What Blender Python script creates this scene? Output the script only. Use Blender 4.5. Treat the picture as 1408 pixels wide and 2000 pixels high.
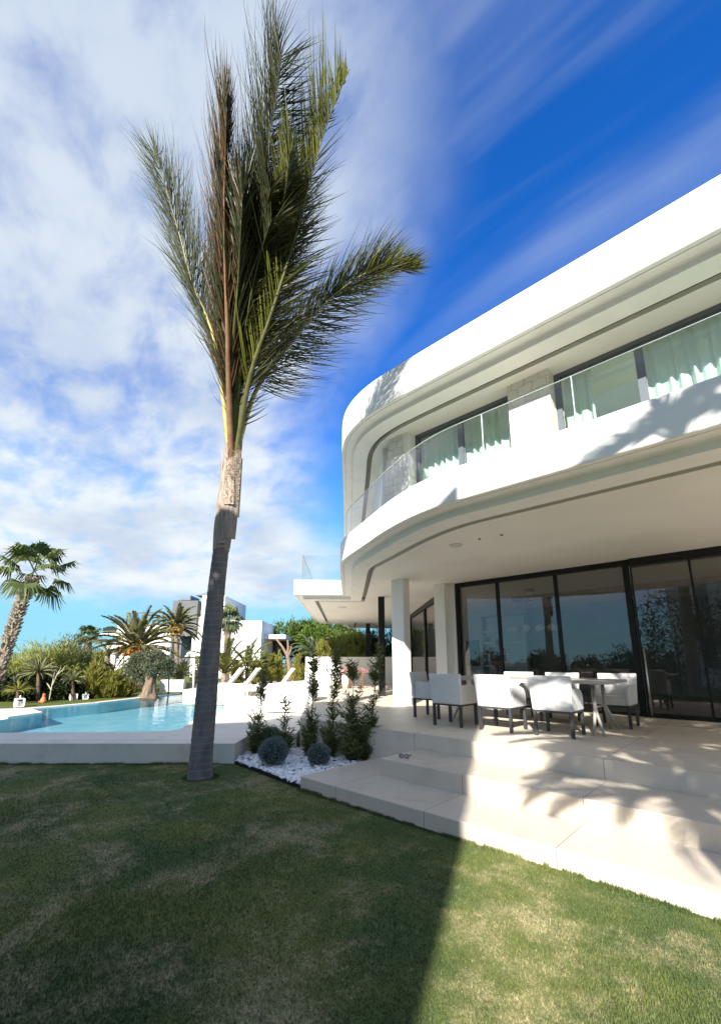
import bpy, math, random
import numpy as np
from mathutils import Vector, Matrix
from mathutils.geometry import tessellate_polygon
R = math.radians
random.seed(7); rng = np.random.default_rng(7)
for o in list(bpy.data.objects): bpy.data.objects.remove(o)
S = bpy.context.scene
COL = S.collection

# ------------------------------------------------------------------ camera
EYE = 1.55
YAW, PITCH = R(43.25), math.atan2(174, 836)
F, CX, CY = 836.0, 704.0, 1119.0
cam = bpy.data.cameras.new('camera'); camo = bpy.data.objects.new('camera', cam); COL.objects.link(camo)
cam.sensor_fit = 'VERTICAL'; cam.sensor_height = 24; cam.lens = F/2000*24; cam.shift_y = (CY-1000)/2000
cam.clip_start = .05; cam.clip_end = 3000
camo.location = (0, 0, EYE); camo.rotation_euler = (R(90)+PITCH, 0, YAW)
S.camera = camo

# ------------------------------------------------------------------ light
SUN_EL = R(30); SUN_AZ = math.atan2(.417, -.909)          # azimuth from +Y towards +X
sd = Vector((math.sin(SUN_AZ)*math.cos(SUN_EL), math.cos(SUN_AZ)*math.cos(SUN_EL), math.sin(SUN_EL)))
sun = bpy.data.lights.new('sun', 'SUN'); sun.energy = 5.0; sun.angle = R(.5); sun.color = (1, .95, .86)
suno = bpy.data.objects.new('sun', sun); COL.objects.link(suno)
suno.rotation_euler = sd.to_track_quat('Z', 'Y').to_euler()

W = bpy.data.worlds.new('World'); S.world = W; W.use_nodes = True
def build_world():
    nt = W.node_tree; N = nt.nodes; L = nt.links; N.clear()
    def n(t, **k):
        x = N.new(t)
        for a, b in k.items(): setattr(x, a, b)
        return x
    def math_(op, a, b=None, clamp=False):
        m = n('ShaderNodeMath', operation=op, use_clamp=clamp)
        for i, v in enumerate((a, b)):
            if v is None: continue
            if isinstance(v, (int, float)): m.inputs[i].default_value = v
            else: L.new(v, m.inputs[i])
        return m.outputs[0]
    sky = n('ShaderNodeTexSky', sky_type='NISHITA', sun_disc=False, sun_elevation=SUN_EL, sun_rotation=SUN_AZ,
            air_density=1.0, dust_density=.0, ozone_density=2.2)
    tc = n('ShaderNodeTexCoord')
    sep = n('ShaderNodeSeparateXYZ'); L.new(tc.outputs['Generated'], sep.inputs[0])
    # the cloud layer as a high plane: direction divided by its height
    zz = math_('ADD', math_('MAXIMUM', sep.outputs['Z'], 0.0), .16)
    px = math_('DIVIDE', sep.outputs['X'], zz); py = math_('DIVIDE', sep.outputs['Y'], zz)
    cmb = n('ShaderNodeCombineXYZ'); L.new(px, cmb.inputs[0]); L.new(py, cmb.inputs[1])
    def noise(scale, detail, rough, rot=0, sc=(1, 1, 1), dist=0., loc=(0, 0, 0)):
        mp = n('ShaderNodeMapping'); mp.inputs['Rotation'].default_value = (0, 0, rot); mp.inputs['Scale'].default_value = sc
        mp.inputs['Location'].default_value = loc
        L.new(cmb.outputs[0], mp.inputs[0])
        t = n('ShaderNodeTexNoise'); t.inputs['Scale'].default_value = scale; t.inputs['Detail'].default_value = detail
        t.inputs['Roughness'].default_value = rough; t.inputs['Distortion'].default_value = dist
        L.new(mp.outputs[0], t.inputs['Vector']); return t.outputs['Fac']
    def ramp(v, a, b):
        m = n('ShaderNodeMapRange', interpolation_type='SMOOTHSTEP'); m.inputs['From Min'].default_value = a; m.inputs['From Max'].default_value = b
        L.new(v, m.inputs['Value']); return m.outputs[0]
    puffs = noise(4.2, 9, .55, rot=.5, sc=(1, 1.5, 1), dist=.2)
    big = noise(.9, 4, .5, loc=(3.1, 1.7, 0))
    streak = noise(1.3, 5, .55, rot=SKY['srot'], sc=(.30, 2.2, 1), dist=.35, loc=(1.3, .4, 0))
    # how far towards the cloudy side of the sky
    side = math_('ADD', math_('MULTIPLY', px, -.53), math_('MULTIPLY', py, -.85))
    bank = math_('ADD', math_('ADD', side, math_('MULTIPLY', ramp(sep.outputs['Z'], .34, .18), .30)), math_('MULTIPLY', math_('SUBTRACT', big, .5), 1.0))
    bankm = ramp(bank, SKY['b0'], SKY['b1'])
    lowb = math_('MULTIPLY', math_('MULTIPLY', ramp(sep.outputs['Z'], .36, .24), ramp(sep.outputs['Z'], .10, .17)), .10)
    pm = ramp(math_('ADD', lowb, math_('ADD', math_('MULTIPLY', puffs, .70), math_('MULTIPLY', big, .35))), SKY['p0'], SKY['p1'])
    soft = math_('ADD', math_('MULTIPLY', pm, .66), .33)
    low = ramp(sep.outputs['Z'], .085, .17)                  # the bank ends in clear sky just over the horizon
    lows = math_('ADD', math_('MULTIPLY', low, .95), .05)
    a = math_('MULTIPLY', math_('MULTIPLY', bankm, soft), lows)
    b = math_('MULTIPLY', math_('MULTIPLY', ramp(streak, .44, .74), .55), ramp(sep.outputs['Z'], .55, .78))
    cov = math_('MAXIMUM', a, b, True)
    tint = n('ShaderNodeMix', data_type='RGBA', blend_type='MULTIPLY'); tint.inputs[0].default_value = 1
    L.new(sky.outputs[0], tint.inputs[6]); tint.inputs[7].default_value = (*SKY['tint'], 1)
    hz = n('ShaderNodeMix', data_type='RGBA'); L.new(ramp(sep.outputs['Z'], .60, -.05), hz.inputs[0]); L.new(tint.outputs[2], hz.inputs[6]); hz.inputs[7].default_value = (*SKY['horizon'], 1)
    shade = ramp(noise(2.0, 5, .5, loc=(7, 2, 0)), .35, .72)
    cc = n('ShaderNodeMix', data_type='RGBA'); L.new(shade, cc.inputs[0])
    cc.inputs[6].default_value = (*SKY['c_lit'], 1); cc.inputs[7].default_value = (*SKY['c_grey'], 1)
    hi = ramp(sep.outputs['Z'], .30, .95)
    cc2 = n('ShaderNodeMix', data_type='RGBA'); L.new(math_('MULTIPLY', hi, .85), cc2.inputs[0]); L.new(cc.outputs[2], cc2.inputs[6]); cc2.inputs[7].default_value = (*SKY['c_grey'], 1)
    mx = n('ShaderNodeMix', data_type='RGBA'); L.new(cov, mx.inputs[0]); L.new(hz.outputs[2], mx.inputs[6]); L.new(cc2.outputs[2], mx.inputs[7])
    bg = n('ShaderNodeBackground'); bg.inputs['Strength'].default_value = SKY['str']; L.new(mx.outputs[2], bg.inputs['Color'])
    out = n('ShaderNodeOutputWorld'); L.new(bg.outputs[0], out.inputs[0])
SKY = dict(str=.05, srot=R(-8), b0=-.42, b1=.05, p0=.37, p1=.63, tint=(.16, 1.02, 2.25), horizon=(2.9, 6.3, 7.6),
           c_lit=(7.4, 7.9, 8.2), c_grey=(4.8, 5.65, 7.0))
build_world()
S.view_settings.view_transform = 'Standard'; S.view_settings.look = 'None'; S.view_settings.gamma = 1
S.view_settings.exposure = 1.30
try:
    S.cycles.max_bounces = 10; S.cycles.transparent_max_bounces = 24; S.cycles.caustics_reflective = False; S.cycles.caustics_refractive = False
except Exception: pass

# ------------------------------------------------------------------ geometry helpers
def ray(px, py):
    v, u = CY-py, px-CX
    f = F*math.cos(PITCH)-v*math.sin(PITCH); up = F*math.sin(PITCH)+v*math.cos(PITCH)
    fw = Vector((-math.sin(YAW), math.cos(YAW), 0)); rt = Vector((math.cos(YAW), math.sin(YAW), 0))
    return fw*f+rt*u+Vector((0, 0, up)), f
E0 = Vector((0, 0, EYE))
def at(px, py, w):                      # the point seen there at w metres ahead
    r, f = ray(px, py); return E0+r*(w/f)
def at_z(px, py, z):
    r, f = ray(px, py); return E0+r*((z-EYE)/r.z)
def at_y(px, py, y):
    r, f = ray(px, py); return E0+r*(y/r.y)
Q = math.sqrt(.5)
def dg(r, w, z=0): return Vector((Q*(r-w), Q*(r+w), z))      # the wing stands at 45 degrees to the house
RT = Vector((math.cos(YAW), math.sin(YAW), 0)); FW = Vector((-math.sin(YAW), math.cos(YAW), 0)); UP = Vector((0, 0, 1))

class MB:
    def __init__(s): s.v = []; s.f = []; s.m = []
    def add(s, vs, fs, mi=0):
        b = len(s.v); s.v += [tuple(v) for v in vs]; s.f += [tuple(b+i for i in f) for f in fs]; s.m += [mi]*len(fs); return s
    def box(s, x0, x1, y0, y1, z0, z1, M=None, mi=0):
        vs = [Vector((x, y, z)) for z in (z0, z1) for x, y in ((x0, y0), (x1, y0), (x1, y1), (x0, y1))]
        if M: vs = [M @ v for v in vs]
        return s.add(vs, [(3, 2, 1, 0), (4, 5, 6, 7), (0, 1, 5, 4), (1, 2, 6, 5), (2, 3, 7, 6), (3, 0, 4, 7)], mi)
    def rbox(s, x0, x1, y0, y1, z0, z1, b, M=None, mi=0):   # box with chamfered vertical and top edges
        p = [(x0+b, y0), (x1-b, y0), (x1, y0+b), (x1, y1-b), (x1-b, y1), (x0+b, y1), (x0, y1-b), (x0, y0+b)]
        q = [(x0+b*1.6, y0+b), (x1-b*1.6, y0+b), (x1-b, y0+b*1.6), (x1-b, y1-b*1.6), (x1-b*1.6, y1-b), (x0+b*1.6, y1-b), (x0+b, y1-b*1.6), (x0+b, y0+b*1.6)]
        rings = [[(x, y, z0) for x, y in p], [(x, y, z1-b) for x, y in p], [(x, y, z1) for x, y in q]]
        vs = [Vector(v) for r in rings for v in r]
        if M: vs = [M @ v for v in vs]
        fs = [tuple(range(7, -1, -1)), tuple(range(16, 24))]
        for k in (0, 8): fs += [(k+i, k+(i+1) % 8, k+8+(i+1) % 8, k+8+i) for i in range(8)]
        return s.add(vs, fs, mi)
    def dbox(s, r0, r1, w0, w1, z0, z1, mi=0):
        vs = [dg(r, w, z) for z in (z0, z1) for r, w in ((r0, w0), (r1, w0), (r1, w1), (r0, w1))]
        return s.add(vs, [(3, 2, 1, 0), (4, 5, 6, 7), (0, 1, 5, 4), (1, 2, 6, 5), (2, 3, 7, 6), (3, 0, 4, 7)], mi)
    def poly(s, pts, z, flip=False, mi=0):
        pts = [Vector((p[0], p[1], z)) for p in pts]
        tr = tessellate_polygon([pts])
        fs = []
        for t in tr:
            a, b, c = [pts[i] for i in t]; up = (b-a).cross(c-a).z > 0
            fs.append(tuple(t) if up != flip else tuple(reversed(t)))
        return s.add(pts, fs, mi)
    def prism(s, pts, z0, z1, mi=0):
        n = len(pts); ar = sum(pts[i][0]*pts[(i+1) % n][1]-pts[(i+1) % n][0]*pts[i][1] for i in range(n))
        pts = list(pts) if ar > 0 else list(reversed(pts))
        s.poly(pts, z1, False, mi); s.poly(pts, z0, True, mi)
        vs = [(p[0], p[1], z0) for p in pts]+[(p[0], p[1], z1) for p in pts]
        return s.add(vs, [(i, (i+1) % n, n+(i+1) % n, n+i) for i in range(n)], mi)
    def tube(s, pts, rad, n=8, cap=True, mi=0, flat=None):
        pts = [Vector(p) for p in pts]; k = len(pts)
        if not hasattr(rad, '__len__'): rad = [rad]*k
        vs = []; ref = None
        for i, p in enumerate(pts):
            t = (pts[min(i+1, k-1)]-pts[max(i-1, 0)]).normalized()
            if ref is None: ref = (Vector((1, 0, 0)) if abs(t.x) < .9 else Vector((0, 1, 0)))
            a = (ref-t*ref.dot(t)).normalized(); b = t.cross(a); ref = a
            for j in range(n):
                an = 2*math.pi*j/n; vs.append(p+(a*math.cos(an)+b*math.sin(an))*rad[i])
        fs = [(i*n+j, i*n+(j+1) % n, (i+1)*n+(j+1) % n, (i+1)*n+j) for i in range(k-1) for j in range(n)]
        if cap: fs += [tuple(range(n-1, -1, -1)), tuple((k-1)*n+j for j in range(n))]
        return s.add(vs, fs, mi)
    def lathe(s, c, prof, n=20, mi=0):
        vs = []
        for r, z in prof:
            for j in range(n): vs.append((c[0]+r*math.cos(2*math.pi*j/n), c[1]+r*math.sin(2*math.pi*j/n), c[2]+z))
        k = len(prof)
        fs = [(i*n+j, i*n+(j+1) % n, (i+1)*n+(j+1) % n, (i+1)*n+j) for i in range(k-1) for j in range(n)]
        fs += [tuple(range(n-1, -1, -1)), tuple((k-1)*n+j for j in range(n))]
        return s.add(vs, fs, mi)
    def ball(s, c, r, nu=14, nv=9, sc=(1, 1, 1), mi=0):
        pr = [(max(.001, math.sin(math.pi*i/nv))*r, -math.cos(math.pi*i/nv)*r) for i in range(nv+1)]
        vs = []
        for a, z in pr:
            for j in range(nu): vs.append((c[0]+a*sc[0]*math.cos(2*math.pi*j/nu), c[1]+a*sc[1]*math.sin(2*math.pi*j/nu), c[2]+z*sc[2]))
        fs = [(i*nu+j, i*nu+(j+1) % nu, (i+1)*nu+(j+1) % nu, (i+1)*nu+j) for i in range(nv) for j in range(nu)]
        return s.add(vs, fs, mi)
    def ribbon(s, pts, widths, side, mi=0, fold=0.):
        """a leaf blade along pts; side is the direction of its width"""
        vs = []; k = len(pts)
        for i, p in enumerate(pts):
            p = Vector(p); t = (Vector(pts[min(i+1, k-1)])-Vector(pts[max(i-1, 0)]))
            sv = side-t*(side.dot(t)/max(t.length_squared, 1e-9))
            sv = sv.normalized() if sv.length > 1e-6 else side
            vs += [p-sv*widths[i]*.5, p+sv*widths[i]*.5]
        return s.add(vs, [(2*i, 2*i+1, 2*i+3, 2*i+2) for i in range(k-1)], mi)
    def build(s, name, mats, parent=None, smooth=False, loc=None):
        me = bpy.data.meshes.new(name); me.from_pydata(s.v, [], s.f); me.validate()
        mats = mats if isinstance(mats, (list, tuple)) else [mats]
        for m in mats: me.materials.append(m)
        if len(mats) > 1 and len(me.polygons) == len(s.m): me.polygons.foreach_set('material_index', s.m)
        if smooth: me.polygons.foreach_set('use_smooth', [True]*len(me.polygons))
        me.update(); o = bpy.data.objects.new(name, me); COL.objects.link(o)
        if parent: place(o, parent)
        return o
def place(o, parent):
    o.parent = parent
    # geometry is written in world metres: the parent's own place is taken out again
    o.matrix_parent_inverse = Matrix.Translation(parent.location).inverted() if parent.rotation_euler.z == 0 else (Matrix.Translation(parent.location) @ Matrix.Rotation(parent.rotation_euler.z, 4, 'Z')).inverted()
def empty(name, loc=(0, 0, 0), rz=0):
    o = bpy.data.objects.new(name, None); o.empty_display_size = .2; COL.objects.link(o); o.location = loc; o.rotation_euler = (0, 0, rz); return o
def tag(o, label, cat=None, group=None, kind=None):
    if label: o['label'] = label
    if cat: o['category'] = cat
    if group: o['group'] = group
    if kind: o['kind'] = kind
    return o
def struct(o, kind='structure'): o['kind'] = kind; return o
def thing(name, label, cat, loc=(0, 0, 0), group=None, rz=0): return tag(empty(name, loc, rz), label, cat, group)
def dup(o, parent=None):
    c = o.copy(); COL.objects.link(c)
    if parent: c.parent = parent
    for ch in list(o.children): dup(ch, c)
    return c

# ------------------------------------------------------------------ materials
def new_mat(name):
    m = bpy.data.materials.new(name); m.use_nodes = True; m.node_tree.nodes.clear(); return m
def mat(name, c1, c2=None, rough=.6, nscale=3., bump=0., bscale=60., spec=.3, metal=0., detail=5, stretch=None, lo=.35, hi=.65, coat=0.):
    m = new_mat(name); N = m.node_tree.nodes; L = m.node_tree.links
    out = N.new('ShaderNodeOutputMaterial'); b = N.new('ShaderNodeBsdfPrincipled'); L.new(b.outputs[0], out.inputs[0])
    b.inputs['Roughness'].default_value = rough; b.inputs['Specular IOR Level'].default_value = spec; b.inputs['Metallic'].default_value = metal
    b.inputs['Coat Weight'].default_value = coat
    g = N.new('ShaderNodeNewGeometry'); vec = g.outputs['Position']
    if stretch:
        mp = N.new('ShaderNodeMapping'); mp.inputs['Scale'].default_value = stretch; L.new(vec, mp.inputs[0]); vec = mp.outputs[0]
    if c2 is None: c2 = tuple(x*.93 for x in c1)
    t = N.new('ShaderNodeTexNoise'); t.inputs['Scale'].default_value = nscale; t.inputs['Detail'].default_value = detail; L.new(vec, t.inputs['Vector'])
    r = N.new('ShaderNodeMapRange'); r.inputs['From Min'].default_value = lo; r.inputs['From Max'].default_value = hi; L.new(t.outputs['Fac'], r.inputs['Value'])
    mx = N.new('ShaderNodeMix'); mx.data_type = 'RGBA'; L.new(r.outputs[0], mx.inputs[0]); mx.inputs[6].default_value = (*c1, 1); mx.inputs[7].default_value = (*c2, 1)
    L.new(mx.outputs[2], b.inputs['Base Color'])
    if bump:
        t2 = N.new('ShaderNodeTexNoise'); t2.inputs['Scale'].default_value = bscale; t2.inputs['Detail'].default_value = 4; L.new(vec, t2.inputs['Vector'])
        bp = N.new('ShaderNodeBump'); bp.inputs['Strength'].default_value = bump; bp.inputs['Distance'].default_value = .01
        L.new(t2.outputs['Fac'], bp.inputs['Height']); L.new(bp.outputs[0], b.inputs['Normal'])
    return m
def leaf_mat(name, c1, c2, nscale=2.5, trans=.35, rough=.5, fine=40.):
    """leaves: two colours in clumps and from leaf to leaf, a part of the light passing through"""
    m = new_mat(name); N = m.node_tree.nodes; L = m.node_tree.links
    out = N.new('ShaderNodeOutputMaterial'); b = N.new('ShaderNodeBsdfPrincipled')
    b.inputs['Roughness'].default_value = rough; b.inputs['Specular IOR Level'].default_value = .16
    g = N.new('ShaderNodeNewGeometry')
    t = N.new('ShaderNodeTexNoise'); t.inputs['Scale'].default_value = nscale; t.inputs['Detail'].default_value = 3; L.new(g.outputs['Position'], t.inputs['Vector'])
    ad = N.new('ShaderNodeMath'); ad.operation = 'MULTIPLY_ADD'; ad.inputs[1].default_value = .55; L.new(g.outputs['Random Per Island'], ad.inputs[0])
    ml = N.new('ShaderNodeMath'); ml.operation = 'MULTIPLY_ADD'; ml.inputs[1].default_value = 1.4; ml.inputs[2].default_value = -.45; L.new(t.outputs['Fac'], ml.inputs[0]); L.new(ml.outputs[0], ad.inputs[2])
    ad.use_clamp = True
    mx = N.new('ShaderNodeMix'); mx.data_type = 'RGBA'; L.new(ad.outputs[0], mx.inputs[0]); mx.inputs[6].default_value = (*c1, 1); mx.inputs[7].default_value = (*c2, 1)
    L.new(mx.outputs[2], b.inputs['Base Color'])
    tr = N.new('ShaderNodeBsdfTranslucent'); L.new(mx.outputs[2], tr.inputs[0])
    ms = N.new('ShaderNodeMixShader'); ms.inputs[0].default_value = trans; L.new(b.outputs[0], ms.inputs[1]); L.new(tr.outputs[0], ms.inputs[2]); L.new(ms.outputs[0], out.inputs[0])
    return m
def glass_mat(name, tint, base_refl, facing=.55, wob=0.):
    """a clear pane: see-through tint plus mirror reflection that grows at grazing angles"""
    m = new_mat(name); N = m.node_tree.nodes; L = m.node_tree.links
    out = N.new('ShaderNodeOutputMaterial'); t = N.new('ShaderNodeBsdfTransparent'); t.inputs[0].default_value = (*tint, 1)
    g = N.new('ShaderNodeBsdfGlossy'); g.inputs['Roughness'].default_value = .0; g.inputs[0].default_value = (.92, .82, .84, 1)
    lw = N.new('ShaderNodeLayerWeight'); lw.inputs['Blend'].default_value = .5
    pw = N.new('ShaderNodeMath'); pw.operation = 'POWER'; pw.inputs[1].default_value = 4; L.new(lw.outputs['Facing'], pw.inputs[0])
    ma = N.new('ShaderNodeMath'); ma.operation = 'MULTIPLY_ADD'; ma.inputs[1].default_value = facing; ma.inputs[2].default_value = base_refl; ma.use_clamp = True; L.new(pw.outputs[0], ma.inputs[0])
    ms = N.new('ShaderNodeMixShader'); L.new(ma.outputs[0], ms.inputs[0]); L.new(t.outputs[0], ms.inputs[1]); L.new(g.outputs[0], ms.inputs[2]); L.new(ms.outputs[0], out.inputs[0])
    if wob:
        ge = N.new('ShaderNodeNewGeometry'); no = N.new('ShaderNodeTexNoise'); no.inputs['Scale'].default_value = 1.1; L.new(ge.outputs['Position'], no.inputs['Vector'])
        bp = N.new('ShaderNodeBump'); bp.inputs['Strength'].default_value = wob; bp.inputs['Distance'].default_value = .02; L.new(no.outputs['Fac'], bp.inputs['Height']); L.new(bp.outputs[0], g.inputs['Normal'])
    return m
def tile_mat(name, c1, c2, joints, rough=.55, width=.006):
    """large porcelain slabs; joints = [(axis 0/1, offset, pitch)]"""
    m = mat(name, c1, c2, rough=rough, nscale=1.3, bump=.05, bscale=90, lo=.3, hi=.7); N = m.node_tree.nodes; L = m.node_tree.links
    b = next(x for x in N if x.type == 'BSDF_PRINCIPLED'); src = b.inputs['Base Color'].links[0].from_socket
    g = N.new('ShaderNodeNewGeometry'); sp = N.new('ShaderNodeSeparateXYZ'); L.new(g.outputs['Position'], sp.inputs[0])
    acc = None; ids = []
    def M(op, a, bb):
        x = N.new('ShaderNodeMath'); x.operation = op
        for i, v in enumerate((a, bb)):
            if isinstance(v, (int, float)): x.inputs[i].default_value = v
            else: L.new(v, x.inputs[i])
        return x.outputs[0]
    for ax, off, pitch in joints:
        if ax < 2: co = sp.outputs[ax]
        else: co = M('MULTIPLY', M('ADD' if ax == 2 else 'SUBTRACT', sp.outputs[1], sp.outputs[0]), Q)
        dv = M('DIVIDE', M('SUBTRACT', co, off-width/2-pitch*400), pitch); ids.append(M('FLOOR', dv, 0)); fr = M('FRACT', dv, 0)
        l = M('LESS_THAN', fr, width/pitch); acc = l if acc is None else M('MAXIMUM', acc, l)
    cb = N.new('ShaderNodeCombineXYZ')
    for i, v in enumerate(ids[:3]): L.new(v, cb.inputs[i])
    wn = N.new('ShaderNodeTexWhiteNoise'); L.new(cb.outputs[0], wn.inputs['Vector'])
    dirt = N.new('ShaderNodeTexNoise'); dirt.inputs['Scale'].default_value = 2.3; dirt.inputs['Detail'].default_value = 7; dirt.inputs['Roughness'].default_value = .7; L.new(g.outputs['Position'], dirt.inputs['Vector'])
    dm = M('MULTIPLY', M('MAXIMUM', M('SUBTRACT', dirt.outputs['Fac'], .52), 0), .9)
    tone = M('SUBTRACT', M('ADD', M('MULTIPLY', wn.outputs['Value'], .10), .93), dm)
    vs = N.new('ShaderNodeVectorMath'); vs.operation = 'SCALE'; L.new(src, vs.inputs[0]); L.new(tone, vs.inputs['Scale']); src = vs.outputs[0]
    mx = N.new('ShaderNodeMix'); mx.data_type = 'RGBA'; L.new(acc, mx.inputs[0]); L.new(src, mx.inputs[6]); mx.inputs[7].default_value = (*[x*.3 for x in c1], 1)
    L.new(mx.outputs[2], b.inputs['Base Color'])
    return m
def ring_mat(name, c1, c2, c3, pitch):
    """palm trunk: leaf-scar rings up its height with cracks along it"""
    m = mat(name, c1, c2, rough=.9, nscale=9, bump=.5, bscale=45, stretch=(1, 1, .35), lo=.3, hi=.7); N = m.node_tree.nodes; L = m.node_tree.links
    b = next(x for x in N if x.type == 'BSDF_PRINCIPLED'); src = b.inputs['Base Color'].links[0].from_socket
    g = N.new('ShaderNodeNewGeometry'); no = N.new('ShaderNodeTexNoise'); no.inputs['Scale'].default_value = 3.2; no.inputs['Detail'].default_value = 3; L.new(g.outputs['Position'], no.inputs['Vector'])
    sp = N.new('ShaderNodeSeparateXYZ'); L.new(g.outputs['Position'], sp.inputs[0])
    a = N.new('ShaderNodeMath'); a.operation = 'MULTIPLY_ADD'; a.inputs[1].default_value = .11; L.new(no.outputs['Fac'], a.inputs[0]); L.new(sp.outputs[2], a.inputs[2])
    d = N.new('ShaderNodeMath'); d.operation = 'DIVIDE'; d.inputs[1].default_value = pitch; L.new(a.outputs[0], d.inputs[0])
    fr = N.new('ShaderNodeMath'); fr.operation = 'FRACT'; L.new(d.outputs[0], fr.inputs[0])
    r = N.new('ShaderNodeMapRange'); r.inputs['From Min'].default_value = .0; r.inputs['From Max'].default_value = .22; r.inputs['To Min'].default_value = 1; r.inputs['To Max'].default_value = 0; L.new(fr.outputs[0], r.inputs['Value'])
    n2 = N.new('ShaderNodeTexNoise'); n2.inputs['Scale'].default_value = 6; L.new(g.outputs['Position'], n2.inputs['Vector'])
    mu = N.new('ShaderNodeMath'); mu.operation = 'MULTIPLY'; L.new(r.outputs[0], mu.inputs[0]); L.new(n2.outputs['Fac'], mu.inputs[1])
    mx = N.new('ShaderNodeMix'); mx.data_type = 'RGBA'; L.new(mu.outputs[0], mx.inputs[0]); L.new(src, mx.inputs[6]); mx.inputs[7].default_value = (*c3, 1)
    L.new(mx.outputs[2], b.inputs['Base Color'])
    return m
M = {}
M['white'] = mat('white_render', (.80, .79, .765), (.735, .72, .685), rough=.75, nscale=1.5, bump=.05, bscale=60, stretch=(2.2, 2.2, .35), lo=.48, hi=.80)
M['soffit'] = mat('soffit_render', (.77, .755, .71), (.70, .68, .63), rough=.8, nscale=.9, lo=.42, hi=.8, bump=.03, bscale=40)
M['slot'] = mat('slot_shade_and_drain', (.30, .285, .255), rough=.8)  # shadow inside the white ceiling slot, put into the colour; drain channel shares it
M['tile'] = tile_mat('porcelain_terrace', (.66, .585, .48), (.60, .53, .435), [(0, -1.43, 2.43), (1, 7.70, 2.43)])
M['tile_a'] = tile_mat('porcelain_step', (.58, .51, .42), (.53, .465, .38), [(0, -1.405, 1.22)])
M['tile_d'] = tile_mat('porcelain_deck', (.74, .67, .57), (.69, .62, .52), [(3, -2.0, 2.4)], width=.005)
M['black'] = mat('black_metal', (.010, .010, .011), (.014, .014, .015), rough=.5, spec=.25)
M['anth'] = mat('anthracite_metal', (.095, .11, .13), (.11, .125, .145), rough=.45, spec=.5)
M['steel'] = mat('brushed_steel', (.62, .62, .62), (.52, .52, .52), rough=.3, metal=.9)
M['glass_door'] = glass_mat('door_glass', (.80, .82, .81), .075, .8)
M['glass_up'] = glass_mat('window_glass', (.90, .985, .955), .045, .6)
M['glass_rail'] = glass_mat('rail_glass', (.965, .985, .98), .018, .38)
M['glass_edge'] = mat('glass_edge', (.56, .66, .66), rough=.2, spec=.6)
M['stone'] = None

def stone_mat():
    m = new_mat('pale_limestone'); N = m.node_tree.nodes; L = m.node_tree.links
    out = N.new('ShaderNodeOutputMaterial'); b = N.new('ShaderNodeBsdfPrincipled'); L.new(b.outputs[0], out.inputs[0]); b.inputs['Roughness'].default_value = .85
    g = N.new('ShaderNodeNewGeometry'); sp = N.new('ShaderNodeSeparateXYZ'); L.new(g.outputs['Position'], sp.inputs[0])
    ad = N.new('ShaderNodeMath'); ad.operation = 'SUBTRACT'; L.new(sp.outputs[0], ad.inputs[0]); L.new(sp.outputs[1], ad.inputs[1])
    cb = N.new('ShaderNodeCombineXYZ'); L.new(ad.outputs[0], cb.inputs[0]); L.new(sp.outputs[2], cb.inputs[1])
    no = N.new('ShaderNodeTexNoise'); no.inputs['Scale'].default_value = 4.5; L.new(g.outputs['Position'], no.inputs['Vector'])
    vm = N.new('ShaderNodeVectorMath'); vm.operation = 'SCALE'; vm.inputs['Scale'].default_value = .16; L.new(no.outputs['Color'], vm.inputs[0])
    va = N.new('ShaderNodeVectorMath'); va.operation = 'ADD'; L.new(cb.outputs[0], va.inputs[0]); L.new(vm.outputs[0], va.inputs[1])
    br = N.new('ShaderNodeTexBrick'); br.inputs['Scale'].default_value = 1; br.inputs['Brick Width'].default_value = .25; br.inputs['Row Height'].default_value = .17
    br.inputs['Mortar Size'].default_value = .005; br.inputs['Mortar Smooth'].default_value = .1; br.inputs['Color1'].default_value = (.74, .71, .64, 1); br.inputs['Color2'].default_value = (.66, .63, .57, 1); br.inputs['Mortar'].default_value = (.40, .36, .31, 1)
    L.new(va.outputs[0], br.inputs['Vector']); L.new(br.outputs['Color'], b.inputs['Base Color'])
    n2 = N.new('ShaderNodeTexNoise'); n2.inputs['Scale'].default_value = 30; n2.inputs['Detail'].default_value = 6; L.new(g.outputs['Position'], n2.inputs['Vector'])
    sb = N.new('ShaderNodeMath'); sb.operation = 'MULTIPLY_ADD'; sb.inputs[1].default_value = -1.5; L.new(br.outputs['Fac'], sb.inputs[0]); L.new(n2.outputs['Fac'], sb.inputs[2])
    bp = N.new('ShaderNodeBump'); bp.inputs['Strength'].default_value = .6; bp.inputs['Distance'].default_value = .012; L.new(sb.outputs[0], bp.inputs['Height']); L.new(bp.outputs[0], b.inputs['Normal'])
    return m
M['curtain'] = leaf_mat('curtain_cloth', (.84, .86, .84), (.84, .86, .84), 1, .35, .9)
M['stone'] = stone_mat()

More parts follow.
